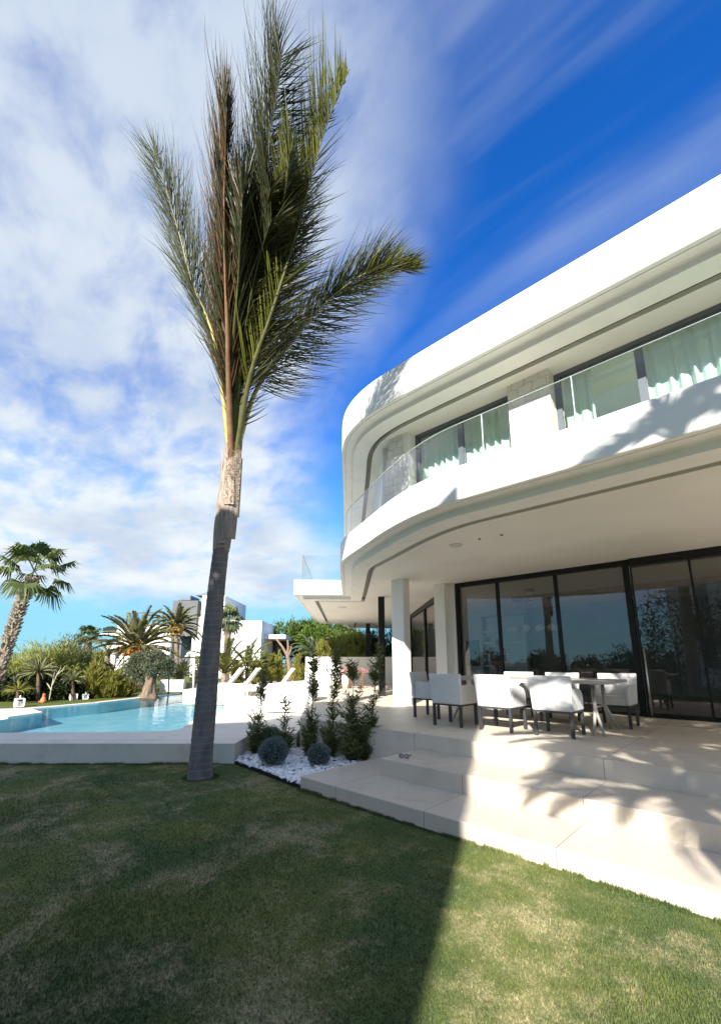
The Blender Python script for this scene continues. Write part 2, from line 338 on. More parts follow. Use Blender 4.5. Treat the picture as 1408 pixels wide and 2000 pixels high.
def lawn_mat(name, g1, g2, dry, dry_lo, dry_hi):
    m = new_mat(name); N = m.node_tree.nodes; L = m.node_tree.links
    out = N.new('ShaderNodeOutputMaterial'); b = N.new('ShaderNodeBsdfPrincipled'); L.new(b.outputs[0], out.inputs[0]); b.inputs['Roughness'].default_value = .85; b.inputs['Specular IOR Level'].default_value = .15
    g = N.new('ShaderNodeNewGeometry')
    def noise(s, d, rough=.6, dist=0.):
        t = N.new('ShaderNodeTexNoise'); t.inputs['Scale'].default_value = s; t.inputs['Detail'].default_value = d; t.inputs['Roughness'].default_value = rough; t.inputs['Distortion'].default_value = dist
        L.new(g.outputs['Position'], t.inputs['Vector']); return t.outputs['Fac']
    def ramp(v, a, c):
        r = N.new('ShaderNodeMapRange'); r.interpolation_type = 'SMOOTHSTEP'; r.inputs['From Min'].default_value = a; r.inputs['From Max'].default_value = c; L.new(v, r.inputs['Value']); return r.outputs[0]
    def mix(f, a, c):
        x = N.new('ShaderNodeMix'); x.data_type = 'RGBA'; L.new(f, x.inputs[0])
        for i, v in ((6, a), (7, c)):
            if isinstance(v, tuple): x.inputs[i].default_value = (*v, 1)
            else: L.new(v, x.inputs[i])
        return x.outputs[2]
    c = mix(ramp(noise(1.0, 4), .35, .65), g1, g2)
    f1 = ramp(noise(1.25, 8, .74, .12), dry_lo, dry_hi); f2 = ramp(noise(45, 4, .75), .30, .62)
    mu = N.new('ShaderNodeMath'); mu.operation = 'MULTIPLY'; L.new(f1, mu.inputs[0]); L.new(f2, mu.inputs[1])
    ri = N.new('ShaderNodeMath'); ri.operation = 'MULTIPLY'; L.new(g.outputs['Random Per Island'], ri.inputs[0]); ri.inputs[1].default_value = .35
    c = mix(mu.outputs[0], c, dry); c = mix(ri.outputs[0], c, tuple(x*.45 for x in g1))
    L.new(c, b.inputs['Base Color'])
    bp = N.new('ShaderNodeBump'); bp.inputs['Strength'].default_value = .8; bp.inputs['Distance'].default_value = .02; L.new(noise(110, 3, .7), bp.inputs['Height']); L.new(bp.outputs[0], b.inputs['Normal'])
    return m
M['lawn'] = lawn_mat('turf', (.082, .130, .044), (.172, .198, .058), (.53, .44, .25), .46, .66)
M['far_lawn'] = lawn_mat('far_turf', (.10, .13, .03), (.13, .15, .04), (.22, .19, .09), .55, .75)
M['earth'] = mat('dry_earth', (.16, .13, .09), (.12, .10, .07), rough=.95, nscale=.6, bump=.3, bscale=8)

# ------------------------------------------------------------------ the ground, lawn, deck, pool, terrace, steps
BIG = 900
def ring(r0, r1, w0, w1, z):
    mb = MB(); c = [dg(r0, w0, z), dg(r1, w0, z), dg(r1, w1, z), dg(r0, w1, z)]; o = [dg(-BIG, -BIG, z), dg(BIG, -BIG, z), dg(BIG, BIG, z), dg(-BIG, BIG, z)]
    return mb.add(c+o, [(4, 5, 1, 0), (5, 6, 2, 1), (6, 7, 3, 2), (7, 4, 0, 3)])
struct(ring(-9.2, -2.2, 7.6, 18.8, -.03).build('ground', M['earth']))

ZD, ZW, Z1, Z2, Z3 = .30, .258, .155, .355, .555
A_ = Vector((-11.44, .29)); near = [A_, Vector((-8.45, 3.44)), Vector((-8.33, 3.68)), Vector((-8.42, 3.95)), Vector((-9.81, 4.945)), Vector((-10.92, 6.23)), Vector((-11.75, 6.70)), Vector((-13.39, 8.2)), Vector((-14.75, 9.03))]
far = [Vector((-16.3, 9.75)), Vector((-17.9, 8.3)), Vector((-17.25, 7.0)), Vector((-16.5, 5.84)), Vector((-15.75, 4.6)), Vector((-15.42, 3.6)), Vector((-15.2, 2.75)), Vector((-13.75, 2.75)), Vector((-12.9, 1.81))]
pool = near+far
mb = MB(); mb.poly(pool, ZW); struct(mb.build('pool_water', None or M['earth']))
water_o = bpy.data.objects['pool_water']
def water_mat():
    m = new_mat('clear_water'); N = m.node_tree.nodes; L = m.node_tree.links
    out = N.new('ShaderNodeOutputMaterial'); t = N.new('ShaderNodeBsdfTransparent'); t.inputs[0].default_value = (.80, .96, .98, 1)
    g = N.new('ShaderNodeBsdfGlossy'); g.inputs['Roughness'].default_value = .03
    fr = N.new('ShaderNodeFresnel'); fr.inputs['IOR'].default_value = 1.33
    ge = N.new('ShaderNodeNewGeometry'); mp = N.new('ShaderNodeMapping'); mp.inputs['Scale'].default_value = (1, 1, 1); L.new(ge.outputs['Position'], mp.inputs[0])
    no = N.new('ShaderNodeTexNoise'); no.inputs['Scale'].default_value = 2.6; no.inputs['Detail'].default_value = 4; L.new(mp.outputs[0], no.inputs['Vector'])
    bp = N.new('ShaderNodeBump'); bp.inputs['Strength'].default_value = .30; bp.inputs['Distance'].default_value = .05; L.new(no.outputs['Fac'], bp.inputs['Height'])
    L.new(bp.outputs[0], g.inputs['Normal']); L.new(bp.outputs[0], fr.inputs['Normal'])
    k = N.new('ShaderNodeMath'); k.operation = 'MULTIPLY'; k.inputs[1].default_value = .62; L.new(fr.outputs[0], k.inputs[0])
    ms = N.new('ShaderNodeMixShader'); L.new(k.outputs[0], ms.inputs[0]); L.new(t.outputs[0], ms.inputs[1]); L.new(g.outputs[0], ms.inputs[2]); L.new(ms.outputs[0], out.inputs[0])
    return m
water_o.data.materials[0] = water_mat()
M['pool'] = mat('pool_plaster', (.52, .83, .89), (.36, .72, .82), rough=.6, nscale=1.1)
mb = MB(); n_ = len(pool)
cen = sum((Vector(p) for p in pool), Vector((0, 0)))/n_
def inset(P, d):
    out = []
    ar = sum(P[i].x*P[(i+1) % len(P)].y-P[(i+1) % len(P)].x*P[i].y for i in range(len(P))); sg = 1 if ar > 0 else -1
    for i in range(len(P)):
        a = (P[i]-P[i-1]).normalized(); b = (P[(i+1) % len(P)]-P[i]).normalized(); nn = Vector((-a.y-b.y, a.x+b.x))*sg; out.append(P[i]+nn*(d*2/max(nn.length_squared, .5)))
    return out
wall_line = inset(pool, .02)
mb.poly(pool, -.06)
for i in range(n_):
    a, b = wall_line[i], wall_line[(i+1) % n_]; mb.add([(a.x, a.y, -.06), (b.x, b.y, -.06), (b.x, b.y, ZW+.012), (a.x, a.y, ZW+.012)], [(3, 2, 1, 0)])
struct(mb.build('pool_basin', M['pool']))
# deck: from the near coping round the right side of the pool up to the terrace and far back
cor = Vector((-6.30, 3.83)); FL = cor-Vector((.7284, .6852))*16
deck = [FL, cor, Vector((-6.82, 4.42)), Vector((-6.37, 5.1)), Vector(dg(-.88, 12)[:2]), Vector(dg(-.5, 30)[:2]), Vector(dg(-7, 30)[:2]), Vector(dg(-6.1, 18.35)[:2])]+list(reversed(near))+[A_-Vector((.7284, .6852))*9]
mb = MB(); mb.prism(deck, -.1, ZD); struct(mb.build('pool_deck', M['tile_d']))
mb = MB()
cop = list(far)
for i in range(len(cop)-1):                                  # pale coping on the far side of the pool
    a, b = cop[i], cop[i+1]; d = (b-a).normalized(); nn = Vector((-d.y, d.x))
    if i > 0 and i < 6: mb.prism([a, b, b-nn*.28-d*.0, a-nn*.28], .0, ZD-.012)
struct(mb.build('pool_coping', M['tile_d']))
Fl = [Vector((-13.1, 1.6)), Vector((-13.95, 2.5)), Vector((-15.4, 2.45)), Vector((-15.70, 3.55)), Vector((-16.03, 4.6)), Vector((-16.78, 5.84)), Vector((-17.5, 7.0)), Vector((-18.2, 8.35)), Vector((-16.55, 10.0)), Vector(dg(-6.1, 18.35)[:2]), Vector(dg(-7, 30)[:2]), Vector(dg(-5, 140)[:2]), Vector(dg(-140, 140)[:2]), Vector(dg(-140, 4)[:2]), Vector(dg(-12, 8)[:2])]
mb = MB(); mb.prism(Fl, -.1, ZD-.03); struct(mb.build('far_lawn', M['far_lawn']))
# paved path reaching the pool from the left
mb = MB(); mb.prism([Vector((-13.2, 2.0)), Vector((-13.77, 2.77)), Vector((-15.22, 2.77)), Vector((-16.2, 1.2)), Vector((-15.0, .1))], .1, ZD-.005); struct(mb.build('garden_path', M['tile_d']))

# near lawn: a sheet with a softly uneven surface
step_x0 = -4.48
def in_poly(x, y, P):
    c = np.zeros(x.shape, bool); j = len(P)-1
    for i in range(len(P)):
        xi, yi = P[i][0], P[i][1]; xj, yj = P[j][0], P[j][1]
        c ^= ((yi > y) != (yj > y)) & (x < (xj-xi)*(y-yi)/(yj-yi+1e-12)+xi); j = i
    return c
lawn_edge = [FL+Vector((.0, .05)), Vector((-6.27, 3.86)), Vector((-5.63, 3.80)), Vector((-4.55, 3.69)), Vector((-4.4, 3.72)), Vector((9, 3.72)), Vector((14, -9)), Vector((8, -26)), Vector((-30, -26)), Vector((-30, -14))]
mb = MB(); mb.poly(lawn_edge, 0.0); struct(mb.build('lawn', M['lawn']))
palm_foot = at_z(392, 1518, 0)[:2]
def grass():
    # short turf blades on the part of the lawn before the camera
    n = 330000
    w = rng.uniform(1.1, 1.0+7.2**.55*1, n)
    w = 1.1+(rng.random(n)**1.7)*6.0; r = rng.uniform(-1, 1, n)*(w*.92+.3)
    x = math.cos(YAW)*r-math.sin(YAW)*w; y = math.sin(YAW)*r+math.cos(YAW)*w
    ne = 26000; q = rng.random(ne)                                # uncut blades along the steps, the deck and round the palm
    ex = np.where(q < .55, rng.uniform(-4.5, .6, ne), np.where(q < .93, rng.uniform(-11, -6.3, ne), 0)); ey = np.where(q < .55, 3.672-np.abs(rng.normal(0, .022, ne)), 3.83+(ex+6.30)*.6852/.7284-np.abs(rng.normal(0, .03, ne))-.01)
    pa = rng.uniform(0, 6.283, ne); pr = .185+np.abs(rng.normal(0, .03, ne)); bx, by = palm_foot; ex = np.where(q < .93, ex, bx+np.cos(pa)*pr); ey = np.where(q < .93, ey, by+np.sin(pa)*pr)
    clumpy = np.sin(ex*13)+np.sin(ex*29+1)+np.sin(ex*5.3) > -.6
    edge = np.concatenate([np.zeros(n, bool), clumpy]); x = np.concatenate([x, ex]); y = np.concatenate([y, ey])
    keep = in_poly(x, y, lawn_edge) & ((y < 3.665) | (x < -4.5)); x = x[keep]; y = y[keep]; n = len(x)
    h = rng.uniform(.008, .019, n)*(1+.25*np.sin(x*2.1+y*1.3)); h = h*np.where(edge[keep], rng.uniform(1.2, 2.6, n), 1); an = rng.uniform(0, 2*math.pi, n); ln = rng.uniform(.0, .015, n); la = rng.uniform(0, 2*math.pi, n); wd = rng.uniform(.0025, .0045, n)
    v = np.empty((n, 3, 3)); cx, sx = np.cos(an)*wd, np.sin(an)*wd
    v[:, 0] = np.stack([x-cx, y-sx, np.full(n, -.002)], 1); v[:, 1] = np.stack([x+cx, y+sx, np.full(n, -.002)], 1); v[:, 2] = np.stack([x+np.cos(la)*ln, y+np.sin(la)*ln, h], 1)
    me = bpy.data.meshes.new('grass'); me.vertices.add(3*n); me.vertices.foreach_set('co', v.reshape(-1)); me.loops.add(3*n); me.loops.foreach_set('vertex_index', np.arange(3*n)); me.polygons.add(n)
    me.polygons.foreach_set('loop_start', np.arange(n)*3); me.polygons.foreach_set('loop_total', np.full(n, 3)); me.update(); me.materials.append(M['lawn'])
    o = bpy.data.objects.new('grass', me); COL.objects.link(o); tag(o, 'short mown green lawn grass with straw coloured dry patches', 'grass', kind='stuff')
grass()

# terrace and its two lower steps
terr = [Vector((9, 5.22)), Vector((-6.42, 5.22)), Vector(dg(-.88, 9)[:2]), Vector(dg(-.6, 31)[:2]), Vector(dg(9, 31)[:2]), Vector((9, 17.5))]
mb = MB(); mb.prism(terr, -.1, Z3); struct(mb.build('terrace', M['tile']))
def slab(name, x0, x1, y0, y1, z, m):
    mb = MB(); mb.rbox(x0, x1, y0, y1, -.1, z, .006); return struct(mb.build(name, m))
slab('terrace_step', -3.79, 9, 4.398, 5.216, Z2, M['tile_a']); slab('terrace_step', step_x0, 9, 3.672, 5.212, Z1, M['tile_a'])
# threshold strip and the door channel in the terrace
mb = MB(); mb.box(-6.9, 9, 8.62, 8.64, Z3, Z3+.004); struct(mb.build('drain_channel', M['slot']))

# ------------------------------------------------------------------ the villa
def fillet(pts):
    return [Vector(p) for p in pts]
def chaikin(p, n=3):
    p = [Vector(q) for q in p]
    for _ in range(n):
        q = [p[0]]
        for a, b in zip(p[:-1], p[1:]): q += [a*.75+b*.25, a*.25+b*.75]
        q.append(p[-1]); p = q
    return p
def offset(pl, u):
    """inward (to the right of travel, towards the house) offset of an open outline, mitred"""
    out = []
    for i in range(len(pl)):
        d0 = (pl[i]-pl[i-1]).normalized() if i else None; d1 = (pl[i+1]-pl[i]).normalized() if i < len(pl)-1 else None
        d0 = d0 or d1; d1 = d1 or d0
        n0 = Vector((d0.y, -d0.x)); n1 = Vector((d1.y, -d1.x)); nb = n0+n1; k = 2/max(nb.length_squared, .3)
        out.append(pl[i]+nb*(u*k))
    return out
def sweep(mb, pl, prof, mi=0):
    cols = [[Vector((p.x, p.y, z)) for p in offset(pl, u)] for u, z in prof]
    n = len(pl); vs = [v for c in cols for v in c]
    fs = [(j*n+i, (j+1)*n+i, (j+1)*n+i+1, j*n+i+1) for j in range(len(cols)-1) for i in range(n-1)]
    return mb.add(vs, fs, mi)
d2 = lambda r, w: Vector(dg(r, w)[:2])
XR = 7.5
curve = chaikin([(-1.0, 4.8), (-2.3, 4.8), (-3.2, 4.80), (-4.2, 5.12), (-5.2, 5.62), (-5.9, 5.95), (-6.5, 6.27), (-7.1, 6.85), (-7.8, 7.56), (-8.6, 8.36)], 3)
WF, RL = 13.6, -1.72
low_line = [Vector((XR, 4.8))]+curve+[d2(-.17, WF), d2(RL, WF), d2(RL, 23.2), d2(-.25, 23.2), d2(-.25, 26.4), d2(4.5, 26.4)]
rcurve = chaikin([(-3.0, 5.95), (-4.3, 5.95), (-5.4, 5.98), (-6.25, 6.22), (-6.9, 6.66), (-7.6, 7.38), (-8.6, 8.39)], 3)
up_line = [Vector((XR, 5.95))]+rcurve+[d2(-.15, 24.0)]
villa = thing('villa', 'white two storey villa with rounded balcony and roof bands over a covered terrace', 'house', (0, 0, 0))
def band(line, zc, lip, top, inn, name):
    """fascia, lip with its drip groove, riser, flat margin, slot with its shade painted in; then the flat ceiling"""
    mb = MB()
    sweep(mb, line, [(.26, top-.015), (.25, top), (.012, top), (0, top-.012), (0, lip+.01), (.01, lip), (.075, lip), (.078, lip+.02), (.088, lip+.02), (.091, lip), (.25, lip), (.275, lip-.02), (.28, zc+.004), (.284, zc), (.63, zc), (.63, zc+.14)], 0)
    sweep(mb, line, [(.63, zc+.14), (.755, zc+.14), (.755, zc+.075)], 1)
    sweep(mb, line, [(.755, zc+.075), (.755, zc)], 2)
    return mb, offset(line, .755)
ZC, LIP, TOP = 3.55, 3.66, 4.14
mb, inner = band(low_line, ZC, LIP, TOP, 0, 'b')
mb.build('balcony_band', [M['white'], M['slot'], M['soffit']], villa)
cp = [p for p in inner]+[d2(9, 25.6), Vector((XR, 18))]
mb = MB(); mb.poly(cp, ZC, True); 
mb.build('terrace_ceiling', M['soffit'], villa)
mb = MB(); op = offset(low_line, .25); mb.poly(op+[d2(9, 25.6), Vector((XR, 18))], 3.95); mb.poly(op+[d2(9, 25.6), Vector((XR, 18))], 3.80, True)
sweep(mb, low_line, [(.25, 3.95), (.25, TOP-.001)]); mb.build('balcony_floor', M['tile_d'], villa)
ZU, LIPU, TOPU = 6.5, 6.61, 7.33
mb, innu = band(up_line, ZU, LIPU, TOPU, 0, 'r'); mb.build('roof_band', [M['white'], M['slot'], M['soffit']], villa)
mb = MB(); mb.poly(innu+[d2(9, 24), Vector((XR, 17))], ZU, True); mb.build('upper_ceiling', M['soffit'], villa)
mb = MB(); mb.poly(offset(up_line, .25)+[d2(9, 24), Vector((XR, 17))], TOPU-.03); mb.build('roof', M['white'], villa)
# round ceiling speakers and spot lights
def disc(name, x, y, z, r, m):
    mb = MB(); mb.lathe((x, y, z), [(r, .0), (r, -.012), (r*.93, -.018), (r*.9, -.012), (.001, -.012)], 28); return mb.build(name, m, villa)
M['grille'] = mat('speaker_grille', (.62, .61, .58), rough=.7)
p = at_z(890, 1064, ZC); disc('ceiling_speaker', p.x, p.y, ZC, .115, M['grille'])
p = at_z(668, 1186, ZC); disc('ceiling_speaker', p.x, p.y, ZC, .17, M['grille'])
for q in ((936, 1052), (979, 1044)): p = at_z(*q, ZC); disc('spot_light', p.x, p.y, ZC, .022, M['anth'])
# column, black posts
mb = MB(); mb.rbox(-6.66, -6.29, 8.2, 8.45, Z3, ZC, .004); mb.build('column', M['white'], villa)
mb = MB(); mb.dbox(.96, 1.15, 13.2, 13.4, Z3, ZC); mb.build('post', M['black'], villa)
mb = MB(); mb.dbox(.98, 1.2, 22.6, 22.85, Z3, ZC); mb.build('post', M['black'], villa)
# wall at the left end of the doors, and the diagonal glazed wall behind it
YD = 9.7
mb = MB(); mb.box(-6.22, -5.90, 9.42, 10.1, Z3, ZC); mb.box(-5.90, -5.745, YD-.06, 10.1, Z3, ZC); mb.build('wall', M['white'], villa)
mb = MB()
w = thing
dw = MB(); 
for a, b in ((11.75, 11.98), (12.35, 12.5), (15.0, 15.2), (18.6, 18.8)): dw.dbox(2.70, 2.80, a, b, Z3, ZC)
dw.dbox(2.69, 2.81, 11.74, 18.81, ZC-.16, ZC-.002); dw.dbox(2.69, 2.81, 11.74, 18.81, Z3, Z3+.08)
dwo = dw.build('side_window', M['black'], villa)
mb = MB(); mb.dbox(2.745, 2.755, 11.9, 18.7, Z3+.05, ZC-.1); mb.build('pane', M['glass_door'], dwo)
mb = MB(); mb.dbox(2.72, 9, 18.82, 19.1, Z3, ZC); mb.build('wall', M['white'], villa)

# sliding doors: black frame, five leaves, the pair on the right one track further out
door = MB()
door.box(-5.745, -5.66, YD-.02, YD+.16, Z3, ZC-.002)
door.box(-5.66, -1.79, YD-.02, YD+.16, ZC-.10, ZC-.002); door.box(-5.66, -1.86, YD-.01, YD+.10, Z3, Z3+.05)
door.box(-1.79, 7, YD-.09, YD+.16, ZC-.15, ZC-.002); door.box(-1.86, 7, YD-.09, YD+.10, Z3, Z3+.07)
for x in (-4.64, -3.28): door.box(x, x+.075, YD, YD+.06, Z3+.05, ZC-.10)
door.box(-1.93, -1.83, YD-.015, YD+.06, Z3+.05, ZC-.10)
door.box(-1.79, -1.765, YD-.075, YD-.03, Z3+.07, ZC-.15); door.box(-.87, -.835, YD-.075, YD-.03, Z3+.07, ZC-.15); door.box(.9, .94, YD-.075, YD-.03, Z3+.07, ZC-.15); door.box(3.4, 3.44, YD-.075, YD-.03, Z3+.07, ZC-.15)
dro = door.build('sliding_door', M['black'], villa)
xs = [-5.66, -4.6, -3.24, -1.88]
for a, b in zip(xs[:-1], xs[1:]): 
    mb = MB(); mb.box(a, b, YD+.026, YD+.034, Z3+.05, ZC-.1); mb.build('pane', M['glass_door'], dro)
for a, b in ((-1.77, -.85), (-.85, .92), (.92, 3.42), (3.42, 7)):
    mb = MB(); mb.box(a, b, YD-.056, YD-.048, Z3+.07, ZC-.15); mb.build('pane', M['glass_door'], dro)
mb = MB(); mb.tube([(-1.72, YD-.14, .60), (-1.72, YD-.14, 1.80)], .014, 10); mb.tube([(-1.72, YD-.14, .72), (-1.72, YD-.05, .72)], .008, 8); mb.tube([(-1.72, YD-.14, 1.68), (-1.72, YD-.05, 1.68)], .008, 8)
mb.build('door_handle', M['steel'], dro, True)
# the room behind the doors
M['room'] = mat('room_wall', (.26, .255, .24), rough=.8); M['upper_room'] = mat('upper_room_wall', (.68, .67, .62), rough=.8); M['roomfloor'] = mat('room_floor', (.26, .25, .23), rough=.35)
YB = 16.2
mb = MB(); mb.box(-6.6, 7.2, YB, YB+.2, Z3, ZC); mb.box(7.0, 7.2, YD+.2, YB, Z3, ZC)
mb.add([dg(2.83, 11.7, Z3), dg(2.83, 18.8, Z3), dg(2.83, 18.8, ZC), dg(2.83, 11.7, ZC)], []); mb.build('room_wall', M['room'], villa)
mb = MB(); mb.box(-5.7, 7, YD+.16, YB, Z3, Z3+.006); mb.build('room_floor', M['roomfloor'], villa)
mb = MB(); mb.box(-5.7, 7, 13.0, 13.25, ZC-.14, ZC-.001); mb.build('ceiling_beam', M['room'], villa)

# upper floor: stone piers, windows with curtains
YW = 7.2
def frustum(name, q):      # front bottom-left/right, top-left/right at y front; depth dy
    (bl, br, tl, tr, y0, dy, z0, z1) = q; mb = MB()
    n = 10
    vs = []
    for k in range(n+1):
        t = k/n; e = t**.75
        l = bl+(tl-bl)*e; r = br+(tr-br)*t
        for (x, y) in ((l, y0), (r, y0), (r, y0+dy), (l, y0+dy)): vs.append((x, y, z0+(z1-z0)*t))
    fs = [(3, 2, 1, 0), tuple(4*n+i for i in range(4))]
    for k in range(n):
        for i in range(4): fs.append((4*k+i, 4*k+(i+1) % 4, 4*k+4+(i+1) % 4, 4*k+4+i))
    return mb.add(vs, fs).build(name, [M['stone']], villa)
frustum('stone_pier', (-2.84, -2.11, -2.84, -2.11, 6.93, .5, 3.95, ZU))
frustum('stone_pier', (-6.15, -4.98, -5.62, -5.28, 6.93, .32, 3.95, ZU))
mb = MB(); mb.box(-5.27, -5.10, 6.95, 7.7, 3.95, ZU); mb.build('wall', M['white'], villa)
def window(x0, x1, mulls, zt=6.43):
    mb = MB(); f = .09
    mb.box(x0, x0+f, YW, YW+.09, 3.95, ZU-.001); mb.box(x1-f, x1, YW, YW+.09, 3.95, ZU-.001); mb.box(x0+f, x1-f, YW, YW+.09, zt, ZU-.001); mb.box(x0+f, x1-f, YW, YW+.09, 3.95, 4.03)
    mb.box(x0+f, x1-f, YW+.03, YW+.07, zt-.045, zt)
    for m in mulls: mb.box(m-.055, m+.055, YW+.002, YW+.085, 4.03, zt-.045)
    o = mb.build('window', M['anth'], villa)
    e = [x0+f]+list(mulls)+[x1-f]
    for a, b in zip(e[:-1], e[1:]):
        g = MB(); g.box(a, b, YW+.04, YW+.047, 4.03, zt-.04); g.build('pane', M['glass_up'], o)
    return o
window(-5.10, -2.87, [-3.99]); window(-2.11, 1.55, [-.85, .45]); window(1.65, 6.5, [3.2])
mb = MB(); mb.box(-5.6, 7, 10.6, 10.8, 3.95, ZU); mb.box(-5.6, -5.4, 7.7, 10.6, 3.95, ZU); mb.build('room_wall', M['upper_room'], villa)
# white wall at the rounded end behind the glass
mb = MB(); mb.dbox(.80, 1.0, 9.3, 22, 3.95, ZU); mb.dbox(1.0, 1.3, 8.9, 9.3, 3.95, ZU); mb.build('wall', M['white'], villa)
mb = MB(); mb.dbox(.775, .80, 9.9, 10.25, 4.45, 4.7); mb.build('vent', M['anth'], villa)
def curtain(x0, x1, label, seed):
    r = random.Random(seed); mb = MB(); n = int((x1-x0)/.012); vs = []
    ph = [r.uniform(0, 6.28) for _ in range(3)]
    for i in range(n+1):
        x = x0+(x1-x0)*i/n; a = .035+.02*math.sin(x*5+ph[2])
        for z, k in ((3.96, 1.2), (5.2, 1.0), (6.38, .8), (6.498, .5)): vs.append((x+.012*math.sin(z*2+x*9), YW+.17+k*a*(math.sin(x*42+ph[0])+.5*math.sin(x*67+ph[1])), z))
    fs = [(4*i+j, 4*i+4+j, 4*i+5+j, 4*i+1+j) for i in range(n) for j in range(3)]
    o = mb.add(vs, fs).build('curtain', M['curtain'], None, True); tag(o, label, 'curtain', 'pleated curtains behind the upper windows')
curtain(-5.0, -4.03, 'pale pleated curtain in the left pane of the window between the two stone piers', 1)
curtain(-3.97, -2.9, 'pale pleated curtain in the right pane of the window between the two stone piers', 2)
curtain(-2.0, -1.55, 'narrow bunched pale curtain just right of the wide stone pier', 3)
curtain(-.83, 1.5, 'widest pale pleated curtain in the upper right pane beside the frame edge', 4)
# glass balustrades
def rail(line, u, z0, z1, lab, h=None):
    mb = MB(); sweep(mb, line, [(u, z0), (u, z1), (u+.018, z1), (u+.018, z0)])
    o = mb.build('glass_balustrade', M['glass_rail'], None, True); tag(o, lab, 'glass railing')
    e = MB(); sweep(e, line, [(u-.001, z1), (u-.001, z1+.003), (u+.019, z1+.003), (u+.019, z1)]); e.build('glass_edge', M['glass_edge'], o)
    return o
bl = [Vector((XR, 4.8))]+curve+[d2(-.17, WF-.3)]
g = rail(bl, .12, 3.95, 4.83, 'clear curved glass balustrade along the rounded upper balcony')
jo = MB()
for px, pyt in ((1116, 719), (941, 797)):
    p = at_y(px, pyt+30, 4.93); jo = MB(); jo.box(p.x-.004, p.x+.004, 4.919, 4.939, 3.95, 4.83); jo.build('glass_joint', M['glass_edge'], g)
wl = [d2(-.2, WF), d2(RL, WF), d2(RL, 23.2)]
g = rail(wl, .22, 3.95, 5.02, 'straight glass balustrade on the low flat wing beyond the palm')
mb = MB(); mb.dbox(RL+.215, RL+.245, WF+.21, WF+.245, 3.95, 5.03); mb.build('corner_post', M['anth'], g)

# ------------------------------------------------------------------ terrace furniture
M['sling'] = mat('chair_fabric', (.66, .655, .65), (.60, .595, .59), rough=.85, nscale=4, bump=.9, bscale=11)
M['leg'] = mat('chair_leg', (.035, .036, .04), (.05, .05, .055), rough=.45, spec=.5)
M['top'] = mat('table_top', (.50, .46, .41), (.42, .385, .345), rough=.5, nscale=2.2, stretch=(1, 9, 9))
M['tleg'] = mat('table_leg', (.46, .43, .39), (.40, .37, .34), rough=.5)
def shell(mb, pts_l, pts_r, th, nrm):          # curved upholstered panel between two edge curves
    k = len(pts_l); vs = []
    for a, b, n_ in zip(pts_l, pts_r, nrm):
        vs += [a, b, b+n_*th, a+n_*th]
    fs = [(0, 1, 2, 3), tuple(4*(k-1)+i for i in (3, 2, 1, 0))]
    for i in range(k-1):
        for j in range(4): fs.append((4*i+j, 4*i+4+j, 4*i+4+(j+1) % 4, 4*i+(j+1) % 4))
    mb.add(vs, fs)
def soften(o, wd=.012, seg=2):
    m = o.modifiers.new('bevel', 'BEVEL'); m.width = wd; m.segments = seg; m.limit_method = 'ANGLE'; m.angle_limit = R(40); return o
CH = 'upholstered armchairs around the long terrace table'
def make_chair():
    """armchair 0.53 wide, its back towards -Y, standing on z 0"""
    t = thing('dining_armchair', '', 'chair', (0, 0, 0), CH)
    w, d = .265, .27
    mb = MB(); shell(mb, [Vector((-w-.004*i, -d-.055*(i/6)**1.4, .34+.47*i/6)) for i in range(7)], [Vector((w+.004*i, -d-.055*(i/6)**1.4, .34+.47*i/6)) for i in range(7)], .055, [Vector((0, 1, 0))]*7)
    soften(mb.build('backrest', M['sling'], t, True), .014)
    mb = MB(); mb.rbox(-w+.045, w-.045, -d+.056, d, .34, .46, .02); soften(mb.build('seat', M['sling'], t), .006)
    for s in (-1, 1):
        pr = [(-d+.056, .34), (d, .34), (d, .50), (d-.015, .56), (d-.06, .605), (d-.13, .63), (-.05, .635), (-d+.056, .64)]
        x0, x1 = (s*(w-.044), s*w); mb = MB(); n = len(pr)
        vs = [(x0, y, z) for y, z in pr]+[(x1, y, z) for y, z in pr]
        mb.add(vs, [tuple(range(n)), tuple(range(2*n-1, n-1, -1))]+[(i, n+i, n+(i+1) % n, (i+1) % n) for i in range(n)])
        soften(mb.build('armrest', M['sling'], t), .01)
    mb = MB(); mb.box(-w+.004, w-.004, -d+.006, d-.004, .315, .338); mb.build('seat_frame', M['leg'], t)
    for sx_ in (-1, 1):
        for sy in (-1, 1):
            mb = MB(); x, y = sx_*(w-.026), sy*(d-.028)
            mb.box(x-.02, x+.02, y-.02, y+.02, .003, .315); mb.box(x-.017, x+.017, y-.017, y+.017, 0, .003); mb.build('leg', M['leg'], t)
    return t
ch0 = make_chair()
spots = [(-3.875, 6.37, .02, 'grey looking armchair at the left end of the near row, its back in shade'),
         (-3.09, 6.43, -.01, 'brightly sunlit armchair in the middle of the near row at the terrace table'),
         (-2.29, 6.50, .03, 'armchair at the right end of the near row, leaf shadows across its back'),
         (-3.62, 8.02, math.pi, 'armchair facing the lawn, left one across the table from the near row'),
         (-2.80, 8.02, math.pi+.04, 'armchair facing the lawn, middle one across the table from the near row'),
         (-1.93, 8.0, math.pi, 'armchair facing the lawn, right one across the table next to the pale table leg'),
         (-4.72, 6.98, -math.pi/2+.1, 'armchair at the left head of the table, half hidden by the shaded chair')]
for i, (x, y, a, l) in enumerate(spots):
    c = ch0 if i == 0 else dup(ch0)
    c.location = (x, y, Z3); c.rotation_euler = (0, 0, a); c['label'] = l
tb = thing('dining_table', 'long table with a thin pale wood grained top and splayed pale legs', 'table', (0, 0, 0))
mb = MB(); mb.rbox(-4.45, -1.66, 6.62, 7.72, Z3+.695, Z3+.735, .004); mb.build('table_top', M['top'], tb)
